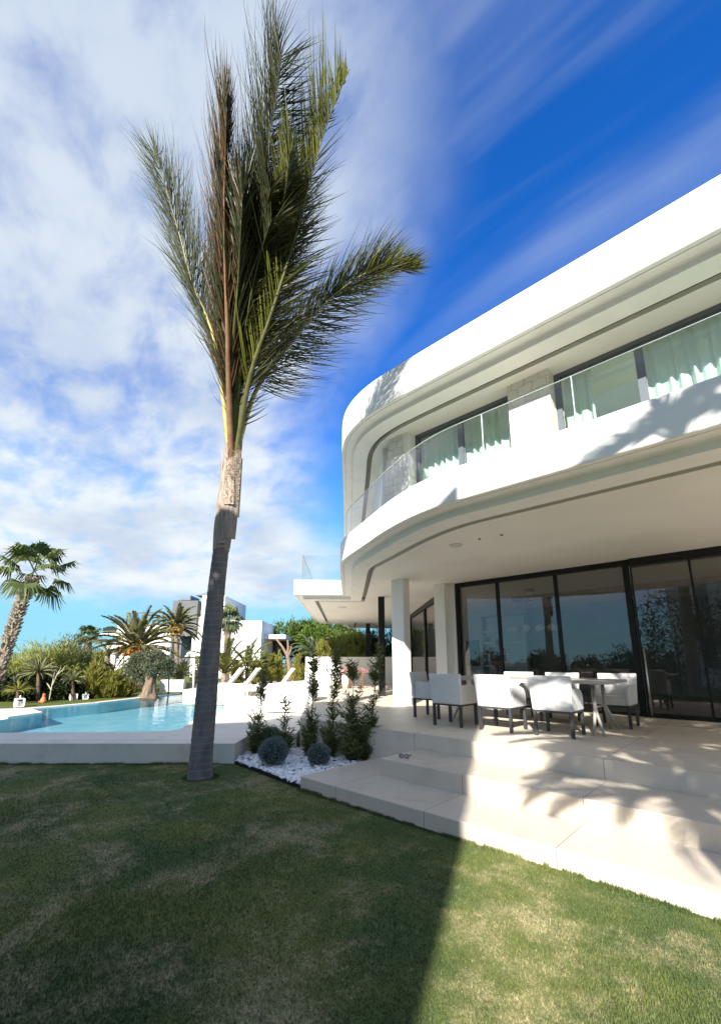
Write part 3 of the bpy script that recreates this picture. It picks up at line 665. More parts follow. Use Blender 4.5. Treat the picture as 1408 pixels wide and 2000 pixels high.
for x in (-4.05, -1.93):
    mb = MB(); s = 1 if x > -3 else -1
    for y in (6.86, 7.48):
        for k in (0, 1):
            yy = y+(-.10 if y < 7.2 else .10)*k*1.0
            mb.tube([(x, 7.17+(y-7.17)*.75, Z3+.69), (x, 7.17+(y-7.17)*.8, Z3+.36), (x+(.0 if k == 0 else s*.13), y+(-.1 if y < 7.2 else .1), Z3)], [.03, .025, .016], 8)
    mb.tube([(x, 6.92, Z3+.36), (x, 7.42, Z3+.36)], .018, 8); mb.box(x-.03, x+.03, 6.85, 7.5, Z3+.67, Z3+.694); mb.build('trestle_leg', M['tleg'], tb, True)
# dark sunglasses on the middle step
sg = at_z(789, 1481, Z2); t = thing('sunglasses', 'dark reddish brown sunglasses lying at the left end of the middle step', 'sunglasses', (sg.x, sg.y, Z2))
M['frame'] = mat('frame_acetate', (.05, .015, .012), (.09, .03, .02), rough=.25, spec=.5); M['lens'] = mat('lens', (.42, .40, .40), rough=.15, spec=.6)
A = Matrix.Translation((sg.x, sg.y, Z2)) @ Matrix.Rotation(R(20), 4, 'Z')
mb = MB()
for s in (-1, 1):
    pts = [A @ Vector((s*.034+.028*math.cos(a), 0, .026+.022*math.sin(a))) for a in [2*math.pi*i/18 for i in range(19)]]; mb.tube(pts, .0045, 6, False)
    mb.tube([A @ Vector((s*.066, 0, .036)), A @ Vector((s*.066, .07, .032)), A @ Vector((s*.064, .12, .012))], [.005, .004, .004], 6)
mb.tube([A @ Vector((-.008, 0, .032)), A @ Vector((.008, 0, .032))], .004, 6); mb.build('frame', M['frame'], t, True)
for s in (-1, 1):
    mb = MB(); mb.add([A @ Vector((s*.034+.027*math.cos(2*math.pi*i/18), .001, .026+.021*math.sin(2*math.pi*i/18))) for i in range(18)], [tuple(range(18))]); mb.build('lens', M['lens'], t)

# ------------------------------------------------------------------ inside the room
M['globe'] = mat('lamp_glass', (.75, .75, .72), rough=.3, spec=.5); M['wire'] = mat('lamp_wire', (.12, .12, .12), rough=.4)
pc = at_y(1034, 1154, 11.9); pc.z = ZC
pl = thing('pendant_lamp', 'pendant lamp of white glass globes on rods hanging behind the glass doors', 'lamp', tuple(pc))
mb = MB(); mb.lathe((pc.x, pc.y, ZC-.05), [(.0, 0), (.13, 0), (.14, .01), (.14, .049)], 24); mb.build('canopy', M['wire'], pl)
zg = at_y(1034, 1227, 11.9).z
mb = MB()
for dx in (-.10, .10): mb.tube([(pc.x+dx, pc.y, ZC-.04), (pc.x+dx*2.6, pc.y, zg+.02)], .005, 6)
mb.build('wire', M['wire'], pl)
mb = MB()
for dz in (.02, -.05): mb.tube([(pc.x+.60*math.cos(a), pc.y+.24*math.sin(a), zg+dz) for a in [2*math.pi*i/36 for i in range(37)]], .007, 6, False)
mb.build('rod_ring', M['wire'], pl)
for i in range(10):
    a = 2*math.pi*i/10+.2; mb = MB(); mb.ball((pc.x+.60*math.cos(a), pc.y+.24*math.sin(a), zg-.012), .10, 14, 9, (1, 1, .95)); mb.build('globe', M['globe'], pl, True)
M['tv'] = mat('screen_off', (.004, .004, .010), rough=.12, spec=.5)
q0 = at_y(893, 1252, YB-.08); q1 = at_y(936, 1301, YB-.08)
tv = thing('television', 'black switched off television on the back wall inside the dark room', 'television', (q0.x, YB-.06, 1.9))
mb = MB(); mb.rbox(q0.x, q1.x, YB-.07, YB-.005, q1.z, q0.z, .006); mb.build('casing', M['black'], tv)
mb = MB(); mb.box(q0.x+.02, q1.x-.02, YB-.074, YB-.0705, q1.z+.02, q0.z-.02); mb.build('screen', M['tv'], tv)
s0 = at_y(941, 1244, YB-.35); s1 = at_y(1030, 1300, YB-.35)
bk = thing('bookcase', 'pale built in bookcase with open shelves at the back of the room', 'bookcase', (s0.x, YB-.2, Z3))
mb = MB(); mb.box(s0.x, s0.x+.05, YB-.36, YB-.002, Z3, 3.3); mb.box(s1.x, s1.x+.05, YB-.36, YB-.002, Z3, 3.3); mb.box(s0.x, s1.x+.05, YB-.36, YB-.002, 3.3, 3.36); mb.build('cabinet', M['room'], bk)
for z in (.95, 1.38, 1.82, 2.26, 2.70): mb = MB(); mb.box(s0.x+.05, s1.x, YB-.34, YB-.003, z, z+.05); mb.build('shelf', M['white'], bk)
M['pot'] = mat('vase', (.05, .05, .045), rough=.4)
for k, (x, z) in enumerate(((.2, 2.31), (.32, 1.43))):
    mb = MB(); mb.lathe((s0.x+x, YB-.2, z), [(.03, 0), (.06, .04), (.075, .1), (.05, .17), (.03, .21), (.035, .23)], 16); o = mb.build('vase', M['pot'], None, True)
    tag(o, ('dark round vase on the upper shelf of the bookcase', 'dark round vase on the lower shelf of the bookcase')[k], 'vase')
# a person seen from behind inside the room
M['skin'] = mat('skin', (.42, .26, .19), rough=.55); M['shirt'] = mat('tee_shirt', (.16, .16, .19), rough=.9, bump=.2, bscale=18); M['short'] = mat('pale_trousers', (.45, .43, .40), rough=.9); M['hair'] = mat('dark_hair', (.018, .014, .012), rough=.6, bump=.4, bscale=90)
def skin_mesh(name, verts, edges, radii, m, parent, sub=2, root=0):
    me = bpy.data.meshes.new(name); me.from_pydata([tuple(v) for v in verts], edges, []); o = bpy.data.objects.new(name, me); COL.objects.link(o); me.materials.append(m)
    o.modifiers.new('skin', 'SKIN'); 
    if not me.skin_vertices: 
        me.attributes.new('skin', 'FLOAT', 'POINT') if False else None
    sk = o.modifiers['skin']; sk.use_smooth_shade = True
    for i, r in enumerate(radii):
        sv = me.skin_vertices[0].data[i]; sv.radius = r if isinstance(r, tuple) else (r, r); sv.use_root = (i == root)
    s = o.modifiers.new('sub', 'SUBSURF'); s.levels = sub; s.render_levels = sub
    if parent: place(o, parent)
    return o
def person(P, rz):
    t = thing('person', 'dark haired person in a grey shirt standing with back turned inside the room', 'person', tuple(P), None, rz)
    T = Matrix.Translation(P) @ Matrix.Rotation(rz, 4, 'Z'); V = lambda *a: T @ Vector(a)     # faces +Y
    vs = [V(0, 0, .95), V(0, -.01, 1.10), V(0, -.02, 1.30), V(0, -.015, 1.44), V(0, .0, 1.52), V(0, .03, 1.60), V(0, .035, 1.70)]
    rd = [(.15, .115), (.135, .10), (.155, .11), (.10, .075), (.055, .055), (.075, .09), (.07, .085)]
    ed = [(0, 1), (1, 2), (2, 3), (3, 4), (4, 5), (5, 6)]
    def chain(frm, pts, rr):
        p = frm
        for q, r in zip(pts, rr): vs.append(V(*q)); rd.append(r); ed.append((p, len(vs)-1)); p = len(vs)-1
        return p
    for s in (-1, 1):
        chain(0, [(s*.095, 0, .86), (s*.105, .02, .50), (s*.11, -.01, .10), (s*.115, .10, .035), (s*.12, .17, .03)], [.09, .062, .042, .04, .028])
        wr = chain(3, [(s*.19, -.01, 1.42), (s*.25, -.03, 1.14), (s*.20, .20, 1.06), (s*.18, .27, 1.05)], [.062, .045, .034, (.04, .02)])
        for k, (dx, ln) in enumerate(((-.028, .075), (-.01, .085), (.01, .08), (.027, .065))):
            chain(wr, [(s*.18+dx, .30, 1.045), (s*.18+dx, .30+ln*.55, 1.03), (s*.18+dx*.9, .30+ln*.8, 1.0)], [.0095, .0085, .0075])
        chain(wr, [(s*.18-s*.035, .27, 1.06), (s*.18-s*.05, .31, 1.05)], [.011, .009])
    b = skin_mesh('body', vs, ed, rd, M['skin'], t)
    mb = MB(); mb.ball(V(0, .04, 1.66), .103, 18, 12, (.86, 1.05, 1.2)); h = mb.build('hair', M['hair'], t, True)
    sv = [V(0, 0, .98), V(0, -.01, 1.12), V(0, -.02, 1.31), V(0, -.012, 1.45), V(.19, -.01, 1.42), V(.235, -.02, 1.25), V(-.19, -.01, 1.42), V(-.235, -.02, 1.25)]
    skin_mesh('shirt', sv, [(0, 1), (1, 2), (2, 3), (3, 4), (4, 5), (3, 6), (6, 7)], [(.175, .135), (.155, .12), (.175, .13), (.11, .09), .078, .07, .078, .07], M['shirt'], t)
    tv_ = [V(0, 0, .96), V(.095, 0, .86), V(.105, .02, .50), V(.11, -.01, .12), V(-.095, 0, .86), V(-.105, .02, .50), V(-.11, -.01, .12)]
    skin_mesh('trousers', tv_, [(0, 1), (1, 2), (2, 3), (0, 4), (4, 5), (5, 6)], [(.165, .13), .105, .08, .062, .105, .08, .062], M['short'], t)
    f = MB()
    for s in (-1, 1): f.ball(V(s*.03, .118, 1.655), .012, 10, 6)
    f.ball(V(0, .13, 1.63), .016, 10, 6, (.8, 1.2, 1.3)); f.ball(V(0, .118, 1.592), .02, 10, 6, (1.2, .5, .35)); f.build('face', M['skin'], t, True)
pp = at_y(973, 1290, 14.3)
person(Vector((pp.x, 14.3, Z3+.006)), R(15))

# ------------------------------------------------------------------ plants
def rnd(a, b): return random.uniform(a, b)
M['ptrunk'] = ring_mat('palm_trunk', (.21, .185, .175), (.105, .095, .092), (.30, .27, .25), .085)
M['boot'] = mat('leaf_sheath', (.38, .315, .25), (.19, .155, .13), rough=.8, nscale=5, stretch=(6, 6, .6), bump=.5, bscale=30, lo=.3, hi=.7)
M['fiber'] = mat('fibre_mat', (.13, .09, .055), (.22, .16, .10), rough=.95, nscale=40, bump=1., bscale=70)
M['stalk_g'] = mat('frond_stalk_green', (.13, .13, .045), (.09, .09, .04), rough=.5, nscale=8)
M['stalk_b'] = mat('frond_stalk_brown', (.20, .11, .06), (.26, .16, .08), rough=.6, nscale=8)
M['stalk_y'] = mat('frond_stalk_yellow', (.42, .38, .12), (.30, .26, .09), rough=.5, nscale=8)
M['fr_dark'] = leaf_mat('palm_leaflet_dark', (.028, .035, .016), (.080, .083, .034), 1.6, .25, .38)
M['fr_lime'] = leaf_mat('palm_leaflet_lime', (.10, .115, .020), (.20, .205, .042), 2.0, .45, .42)
M['fr_brown'] = leaf_mat('palm_leaflet_brown', (.085, .045, .022), (.15, .082, .038), 2.0, .3, .5)
M['fr_grey'] = leaf_mat('palm_leaflet_grey', (.09, .105, .07), (.17, .185, .13), 2.0, .25, .45)

PW = 6.28
palm = thing('palm_tree', 'tall slender windswept palm with a grey ringed trunk and upswept fronds on the lawn edge', 'palm tree', tuple(at_z(392, 1518, 0)))
def trunk(mb, pts, w, n=20, rough=.0):
    P = [at(px, py, ww) for px, py, wd, ww in pts]; rr = [wd*.5*ww/F/1.02 for px, py, wd, ww in pts]
    # finer rings between the given stations
    Q_, R_ = [], []
    for i in range(len(P)-1):
        m = max(1, int((P[i+1]-P[i]).length/.035))
        for k in range(m):
            t = k/m; Q_.append(P[i].lerp(P[i+1], t)); R_.append(rr[i]*(1-t)+rr[i+1]*t)
    Q_.append(P[-1]); R_.append(rr[-1])
    R_ = [r*(1+rough*(((i % 3) == 0)*1.0-.4)+rnd(-rough, rough)*.3) for i, r in enumerate(R_)]
    mb.tube(Q_, R_, n)
mb = MB(); trunk(mb, [(391, 1530, 48, PW), (392, 1500, 44, PW), (394, 1470, 41, PW), (402, 1380, 40, PW), (412, 1260, 37, PW), (424, 1140, 33, PW), (432, 1074, 31, PW)], PW, 24, .018); mb.build('trunk', M['ptrunk'], palm, True)
mb = MB(); trunk(mb, [(432, 1076, 33, PW), (436, 1040, 38, PW), (443, 990, 42, PW), (448, 950, 40, PW), (452, 915, 34, PW), (454, 890, 27, PW), (456, 872, 16, PW)], PW, 22, .0)
def flake(mb, px, py, wd, ln, dpx, twist, off):   # a cut leaf base clasping the stem, standing a little proud of it
    P = [at(px+dpx*t, py-ln*t, PW-off*(1-.3*t)-.02*math.sin(t*5+px)) for t in (0, .25, .5, .75, 1)]
    k = PW/F; sidev = (RT+FW*twist).normalized()
    vs = []
    for i, p in enumerate(P):
        ww = wd*k*.5*(1, .92, .8, .62, .5)[i]
        vs += [p-sidev*ww, p-FW*(.022*(1-.1*i)), p+sidev*ww]
    fs = [(3*i+j, 3*i+j+1, 3*i+j+4, 3*i+j+3) for i in range(4) for j in (0, 1)]
    mb.add(vs, fs)
for a in ((446, 930, 16, 82, 2, -.4, .085), (458, 935, 15, 74, 6, .5, .08), (452, 920, 12, 88, 3, 0, .10), (430, 1062, 30, 118, 4, -.5, .12), (446, 1052, 28, 150, 20, .6, .12), (438, 1070, 24, 100, 0, .1, .14), (437, 960, 20, 95, 6, -.6, .11), (456, 965, 22, 105, 13, .5, .12), (447, 985, 20, 150, 6, 0, .145), (432, 950, 12, 70, 2, -.9, .06), (462, 1010, 12, 115, 10, 1.0, .05)): flake(mb, *a)
mb.build('leaf_base', M['boot'], palm)
mb = MB()
for k in range(620):                                            # torn fibres between the sheaths
    px = rnd(441, 468); py = rnd(828, 985); px += (py-910)*-.05; p = at(px, py, PW-.13-rnd(0, .06)); d = RT*rnd(-.6, .6)+UP*rnd(.1, 1)-FW*rnd(0, .3)
    mb.ribbon([p, p+d*.04, p+d*.07+RT*rnd(-.02, .02)], [.006, .005, .001], RT)
mb.build('fibre', M['fiber'], palm)

def interp(tab, t):
    for (a, va), (b, vb) in zip(tab[:-1], tab[1:]):
        if t <= b: return va+(vb-va)*(t-a)/(b-a)
    return tab[-1][1]
def spline(P, t):
    n = len(P)-1; x = min(max(t, 0), .99999)*n; i = int(x); u = x-i
    p0, p1, p2, p3 = P[max(i-1, 0)], P[i], P[i+1], P[min(i+2, n)]
    return tuple(.5*((2*b)+(-a+c)*u+(2*a-5*b+4*c-d)*u*u+(-a+3*b-3*c+d)*u**3) for a, b, c, d in zip(p0, p1, p2, p3))
def frond(rach, w0, w1, left, right, mats, n=150, start=.22, wid=.03, label=None, stalk=(.048, .003), seed=0, jit=9):
    n = int(n*2.1); wid *= .74
    """a wind-blown feather frond: rachis stations, then for either side tables of leaflet angle, length and curl along it"""
    r = random.Random(seed)
    RP = [(x, y, w0+(w1-w0)*(i/(len(rach)-1))**.8) for i, (x, y) in enumerate(rach)]
    st = MB(); pts = [at(*spline(RP, i/40)) for i in range(41)]
    st.tube(pts, [stalk[0]*(1-i/40)**1.9+stalk[1] for i in range(41)], 8)
    lf = MB()
    for sd_, tab in ((-1, left), (1, right)):
        if not tab: continue
        for i in range(n):
            t = start+(1-start)*(i+r.random())/n
            if r.random() > interp(tab['dens'], t): continue
            px, py, w = spline(RP, t); ang = R(interp(tab['ang'], t)+r.gauss(0, jit*.5)); ln = 1.5*interp(tab['len'], t)*r.uniform(.68, 1.1); curl = R(interp(tab['curl'], t)+r.gauss(0, jit))
            k = w/F; p = at(px, py, w); seg = 6; q = p.copy(); P = [q.copy()]; dep = r.gauss(tab.get('dep', -.1), .30); wv = R(r.gauss(0, jit*.9))
            for s in range(seg):
                a = ang+curl*(s/seg)**1.1+wv*math.sin(s/seg*4.2); d = RT*math.cos(a)+UP*math.sin(a)+FW*(dep*(1-.5*s/seg)); q = q+d.normalized()*(ln*k/seg); P.append(q.copy())
            sv = (FW*r.uniform(-1, 1)+RT*r.uniform(-1, 1)+UP*r.uniform(-.3, .3)).normalized()
            wb = wid*r.uniform(.7, 1.2)*w/5.6
            lf.ribbon(P, [wb*.45, wb, wb*.95, wb*.8, wb*.55, wb*.3, .001], sv, 0 if r.random() < tab.get('mix', 1.) else 1)
    f = lf.build('frond', mats[:2], palm); 
    if label: f['label'] = label
    st.build('stalk', mats[2], f, True)
    return f
D1 = [(0, 1), (1, 1)]
G, L_, B_, Y_ = M['fr_dark'], M['fr_lime'], M['fr_brown'], M['fr_grey']
frond([(450, 905), (428, 710), (404, 620), (378, 560), (354, 470), (331, 390), (303, 300)], PW, 5.7,
      dict(ang=[(0, 128), (.5, 122), (1, 125)], len=[(0, 60), (.35, 120), (.8, 120), (1, 60)], curl=[(0, -14), (1, 5)], dens=D1, mix=.8),
      dict(ang=[(0, 78), (.5, 80), (1, 95)], len=[(0, 60), (.35, 150), (.8, 130), (1, 50)], curl=[(0, 12), (1, 16)], dens=D1, mix=.75), [Y_, G, M['stalk_y']], 150, .15, .020, 'pale grey green frond leaning left', seed=1)
frond([(453, 915), (447, 760), (444, 640), (440, 520), (438, 400), (441, 290), (443, 215)], PW, 3.9,
      dict(ang=[(0, 112), (.6, 101), (1, 94)], len=[(0, 90), (.4, 175), (.85, 165), (1, 90)], curl=[(0, -10), (1, -6)], dens=D1, mix=.42),
      dict(ang=[(0, 72), (.5, 80), (1, 88)], len=[(0, 70), (.4, 130), (1, 100)], curl=[(0, 12), (1, 4)], dens=D1, mix=.85), [B_, G, M['stalk_b']], 230, .13, .024, 'brown tinged upright frond', (.048, .006), seed=2, jit=5)
frond([(456, 905), (463, 700), (478, 560), (498, 420), (521, 300), (540, 190), (550, 110)], PW, 3.6,
      dict(ang=[(0, 108), (.5, 98), (1, 101)], len=[(0, 120), (.4, 200), (.9, 180), (1, 125)], curl=[(0, -12), (.7, -10), (1, -34)], dens=D1),
      dict(ang=[(0, 55), (.35, 20), (.6, 14), (1, 30)], len=[(0, 60), (.3, 125), (.6, 110), (1, 75)], curl=[(0, -15), (.4, 22), (1, 8)], dens=[(0, .7), (.5, .75), (1, .4)]), [G, L_, M['stalk_g']], 250, .12, .024, 'tall dark green central frond with combed leaflets', seed=3)
frond([(459, 905), (488, 740), (528, 620), (572, 480), (600, 375), (640, 240), (679, 142)], PW, 3.7,
      dict(ang=[(0, 100), (.5, 94), (1, 97)], len=[(0, 120), (.5, 215), (.8, 190), (.95, 75), (1, 22)], curl=[(0, -8), (1, -4)], dens=D1, mix=.92, dep=0),
      dict(ang=[(0, 48), (.3, 16), (.5, 26), (.75, 42), (1, 60)], len=[(0, 45), (.3, 118), (.55, 78), (.75, 88), (.85, 18), (1, 10)], curl=[(0, 14), (.5, 5), (1, 3)], dens=[(0, .45), (.3, .8), (.5, .35), (.7, .16), (1, .06)], mix=.05), [L_, G, M['stalk_g']], 270, .14, .027, 'tall yellow green frond hanging like a curtain', seed=4, jit=4)
frond([(457, 900), (490, 690), (520, 560), (543, 450), (558, 370), (566, 300)], PW, 3.9,
      dict(ang=[(0, 102), (1, 94)], len=[(0, 110), (.5, 160), (1, 110)], curl=[(0, -8), (1, -2)], dens=D1, mix=.75),
      dict(ang=[(0, 30), (.5, 48), (1, 80)], len=[(0, 100), (.5, 120), (1, 60)], curl=[(0, 15), (1, 4)], dens=[(0, 1), (1, .5)], mix=.15), [L_, G, M['stalk_g']], 190, .13, .024, 'shorter yellow green frond in the middle', seed=5, jit=6)
frond([(459, 895), (498, 768), (558, 682), (626, 602), (690, 548), (745, 522), (792, 527)], PW, 6.1,
      dict(ang=[(0, 108), (.3, 84), (.6, 68), (.9, 62), (1, 25)], len=[(0, 40), (.35, 92), (.7, 98), (.9, 55), (1, 40)], curl=[(0, -30), (.7, -14), (1, -40)], dens=D1, mix=.62),
      dict(ang=[(0, -25), (.4, -14), (.7, 2), (1, 10)], len=[(0, 55), (.3, 98), (.7, 84), (1, 45)], curl=[(0, 30), (1, 18)], dens=D1, mix=.6), [G, L_, M['stalk_y']], 240, .18, .022, 'low frond streaming to the right', seed=6)
frond([(454, 900), (474, 690), (495, 560), (512, 450), (528, 370)], PW, 4.3,
      dict(ang=[(0, 115), (1, 100)], len=[(0, 110), (.5, 160), (1, 120)], curl=[(0, -14), (1, -5)], dens=D1),
      dict(ang=[(0, 45), (.5, 22), (1, 30)], len=[(0, 60), (.5, 120), (1, 110)], curl=[(0, 10), (1, 10)], dens=[(0, .5), (1, .9)]), [G, B_, M['stalk_g']], 220, .22, .024, seed=7)

frond([(456, 900), (470, 720), (486, 600), (508, 500), (530, 430)], PW, 4.5,
      dict(ang=[(0, 100), (1, 94)], len=[(0, 120), (.5, 150), (1, 120)], curl=[(0, -8), (1, -4)], dens=D1),
      dict(ang=[(0, 35), (.5, 14), (1, 20)], len=[(0, 60), (.4, 95), (1, 90)], curl=[(0, 12), (1, 14)], dens=[(0, .5), (1, .9)]), [G, G, M['stalk_g']], 220, .10, .022, seed=8)
frond([(453, 900), (452, 740), (458, 640), (466, 540), (470, 460), (474, 380)], PW, 4.3,
      dict(ang=[(0, 108), (1, 98)], len=[(0, 110), (.5, 160), (1, 130)], curl=[(0, -10), (1, -4)], dens=D1, mix=.8),
      dict(ang=[(0, 62), (.5, 70), (1, 82)], len=[(0, 100), (.4, 150), (1, 110)], curl=[(0, 12), (1, 4)], dens=D1), [G, B_, M['stalk_g']], 220, .10, .022, seed=9)

# planting bed: white pebbles, dark edging, ball shrubs and upright shrubs
bed = [Vector(p) for p in ((-6.29, 3.845), (-5.63, 3.80), (-4.49, 3.69), (-4.49, 5.215), (-6.38, 5.215), (-6.40, 5.06), (-6.82, 4.41))]
mb = MB(); mb.prism(bed, -.05, .025); struct(mb.build('bed_soil', M['earth']))
M['pebble'] = mat('white_pebble', (.90, .89, .87), (.80, .80, .79), rough=.7, nscale=12, bump=.3, bscale=60)
def pebbles():
    mb = MB(); n = 0
    base = [(0, 0, 1), (.9, 0, .35), (.28, .85, .4), (-.72, .52, .3), (-.72, -.52, .42), (.28, -.85, .35), (.7, .5, -.3), (-.28, .85, -.35), (-.9, 0, -.3), (-.28, -.85, -.35), (.7, -.5, -.4)]
    fs = [(0, 1, 2), (0, 2, 3), (0, 3, 4), (0, 4, 5), (0, 5, 1), (1, 6, 2), (2, 6, 7), (2, 7, 3), (3, 7, 8), (3, 8, 4), (4, 8, 9), (4, 9, 5), (5, 9, 10), (5, 10, 1), (1, 10, 6)]
    while n < 3200:
        x, y = rnd(-6.9, -4.45), rnd(3.68, 5.22)
        if not in_poly(np.array([x]), np.array([y]), bed)[0]: continue
        s = rnd(.012, .034); Mx = Matrix.Translation((x, y, .025+s*rnd(.1, .9)+rnd(0, .018))) @ Matrix.Rotation(rnd(0, 6.3), 4, 'Z') @ Matrix.Rotation(rnd(-.6, .6), 4, 'X') @ Matrix.Diagonal((s*rnd(.8, 1.5), s*rnd(.7, 1.1), s*rnd(.5, .8), 1))
        mb.add([Mx @ Vector((b[0]*rnd(.85, 1.15), b[1]*rnd(.85, 1.15), b[2])) for b in base], fs); n += 1
    return mb.build('gravel', M['pebble'])
tag(pebbles(), 'white crushed pebbles covering the planting bed between the steps and the pool deck', 'gravel', kind='stuff')
mb = MB(); e = [Vector((-6.27, 3.835)), Vector((-5.63, 3.79)), Vector((-4.49, 3.68))]
for a, b in zip(e[:-1], e[1:]): d = (b-a).normalized(); nn = Vector((-d.y, d.x))*.008; mb.prism([a, b, b+nn, a+nn], -.03, .05)
tag(mb.build('lawn_edging', M['black']), 'thin black edging strip between the lawn and the white pebbles', 'edging')

M['silver'] = leaf_mat('silver_leaf', (.13, .16, .15), (.26, .30, .29), 4., .15, .7)
M['shrub'] = leaf_mat('narrow_leaf', (.065, .095, .028), (.22, .25, .08), 3., .3, .45)
M['shrubstem'] = mat('shrub_stem', (.14, .09, .06), (.10, .07, .05), rough=.8)
def ball_shrub(c, r, label, seed, k=1700):
    r_ = random.Random(seed); t = thing('ball_shrub', label, 'shrub', tuple(c), 'clipped silver ball shrubs in the pebble bed')
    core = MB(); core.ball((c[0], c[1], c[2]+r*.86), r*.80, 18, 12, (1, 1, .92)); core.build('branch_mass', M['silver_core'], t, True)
    mb = MB()
    for i in range(k):
        z = r_.uniform(-.75, 1); a = r_.uniform(0, 6.283); q = math.sqrt(1-z*z); n = Vector((q*math.cos(a), q*math.sin(a), z)); lump = 1+.05*math.sin(n.x*7+seed)+.05*math.sin(n.y*8+n.z*6)
        p = Vector(c)+Vector((0, 0, r*.86))+Vector((n.x, n.y, n.z*.92))*(r*.80*lump); d = (n+Vector((r_.gauss(0, .45), r_.gauss(0, .45), r_.gauss(0, .45)))).normalized(); ln = r*r_.uniform(.10, .24)
        sd_ = d.cross(Vector((r_.gauss(0, 1), r_.gauss(0, 1), r_.gauss(0, 1)))).normalized()
        mb.ribbon([p, p+d*ln*.6, p+d*ln], [.006, .009, .003], sd_)
    mb.build('foliage', M['silver'], t)
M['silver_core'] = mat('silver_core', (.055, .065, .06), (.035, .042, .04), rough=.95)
def base_at(px, py, z=.04): p = at_z(px, py, z); return Vector((p.x, p.y, z))
ball_shrub(base_at(533, 1496), .235, 'largest silver grey ball shrub, in front of another at the left of the bed', 1, 2600)
b2 = base_at(527, 1468); ball_shrub(b2, .235, 'silver grey ball shrub half hidden behind the largest one', 2, 2400)
ball_shrub(base_at(622, 1496), .185, 'smaller silver grey ball shrub alone in front of the upright shrubs', 3, 2000)
def leafy_stem(mb, P, r_, dens, ln, spread):
    n = int(dens)
    for i in range(n):
        t = r_.random(); x = t*(len(P)-1); k = min(int(x), len(P)-2); p = P[k].lerp(P[k+1], x-k)
        a = r_.uniform(0, 6.283); d = Vector((math.cos(a), math.sin(a), r_.uniform(.2, 1.3))).normalized(); l = ln*r_.uniform(.6, 1.2); q = p+d*r_.uniform(0, spread)
        sd_ = d.cross(Vector((r_.gauss(0, 1), r_.gauss(0, 1), r_.gauss(0, 1)))).normalized(); mb.ribbon([q, q+d*l*.5, q+d*l+Vector((0, 0, -.1*l))], [.005, .016, .002], sd_)
def upright_shrub(px0, py0, px1, py1, label, seed, bush=.5, dens=1.0, lean=0., wide=.16):
    r_ = random.Random(seed); c = base_at(px0, py0); w = FW.dot(c); top = at(px1, py1, w); H = top.z-c.z
    t = thing('upright_shrub', label, 'shrub', tuple(c), 'tall thin upright shrubs in the pebble bed')
    st = MB(); lf = MB(); main = [c.lerp(top, i/6)+Vector((r_.gauss(0, .015), r_.gauss(0, .015), 0)) for i in range(7)]; main[0] = c
    st.tube(main, [.012*(1-i/8) for i in range(7)], 6)
    for i in range(int(46*H*dens)):                                # short side twigs, each with its own leaves
        tt = r_.random()**.9; p = c.lerp(top, tt); dens_t = 1.25 if tt < bush*.55 else (.35 if abs(tt-bush) < .08 else .9)
        if r_.random() > dens_t: continue
        a = r_.uniform(0, 6.283); sp = wide*(1.2 if tt < bush*.6 else .75)*r_.uniform(.4, 1); e_ = p+Vector((math.cos(a)*sp, math.sin(a)*sp, r_.uniform(.08, .24)*(1.2 if tt > .8 else 1)))
        tw = [p, p.lerp(e_, .5)+Vector((0, 0, -.015)), e_]; st.tube(tw, [.005, .004, .002], 4); leafy_stem(lf, tw, r_, 20 if tt < bush*.6 else 15, .10, .02)
    for i in range(int(20*bush*2)):                                # the bushy foot
        a = r_.uniform(0, 6.283); sp = r_.uniform(.03, wide*1.1); e_ = c+Vector((math.cos(a)*sp, math.sin(a)*sp, r_.uniform(.15, .48)*min(H, 1)))
        tw = [c, c.lerp(e_, .5), e_]; st.tube(tw, [.006, .005, .002], 4); leafy_stem(lf, tw, r_, 46, .10, .03)
    st.build('stem', M['shrubstem'], t); lf.build('foliage', M['shrub'], t)
upright_shrub(499, 1474, 518, 1292, 'upright shrub at the deck corner with a bare gap halfway up its stem', 11, .45, .9)
upright_shrub(553, 1476, 560, 1375, 'shortest and thinnest upright shrub, behind the silver ball shrubs', 12, .6, .8)
upright_shrub(604, 1478, 614, 1284, 'slim upright shrub with a bushy foot, right of the covered furniture', 13, .5, 1.1)
upright_shrub(645, 1480, 657, 1280, 'slim upright shrub second from the tall wide pair, before the white wall', 14, .45, 1.1)
upright_shrub(688, 1487, 690, 1305, 'broadest upright shrub, leafy all the way up, before the pink flowers', 15, .75, 1.9, wide=.24)
upright_shrub(716, 1487, 737, 1286, 'tallest upright shrub, nearest the steps and before the dark post', 16, .6, 1.3)

# ------------------------------------------------------------------ what stands behind the camera: seen only in the panes and through its shade
M['nwall'] = mat('neighbour_render', (.66, .66, .65), (.60, .60, .59), rough=.8)
Ec, ev, ed_ = Vector((2.4, -6.35)), Vector((-.5, -.866)), Vector((.35, -.94))
nb = thing('neighbour_villa', 'tall plain white villa mirrored in the glass doors, its shade lying over the lawn', 'house', (Ec.x, Ec.y, 0))
mb = MB(); mb.prism([Ec, Ec+ev*15, Ec+ev*15+ed_*6, Ec+ed_*6], -.1, 11.0); mb.build('wall', M['nwall'], nb)
for k in (3, 6, 9.5):
    for z in (1.2, 4.4, 7.6):
        a = Ec+ev*k; nrm = Vector((-.866, .5)); mb = MB(); mb.prism([a, a+ev*1.3, a+ev*1.3+nrm*.03, a+nrm*.03], z, z+2); mb.build('window', M['anth'], nb)

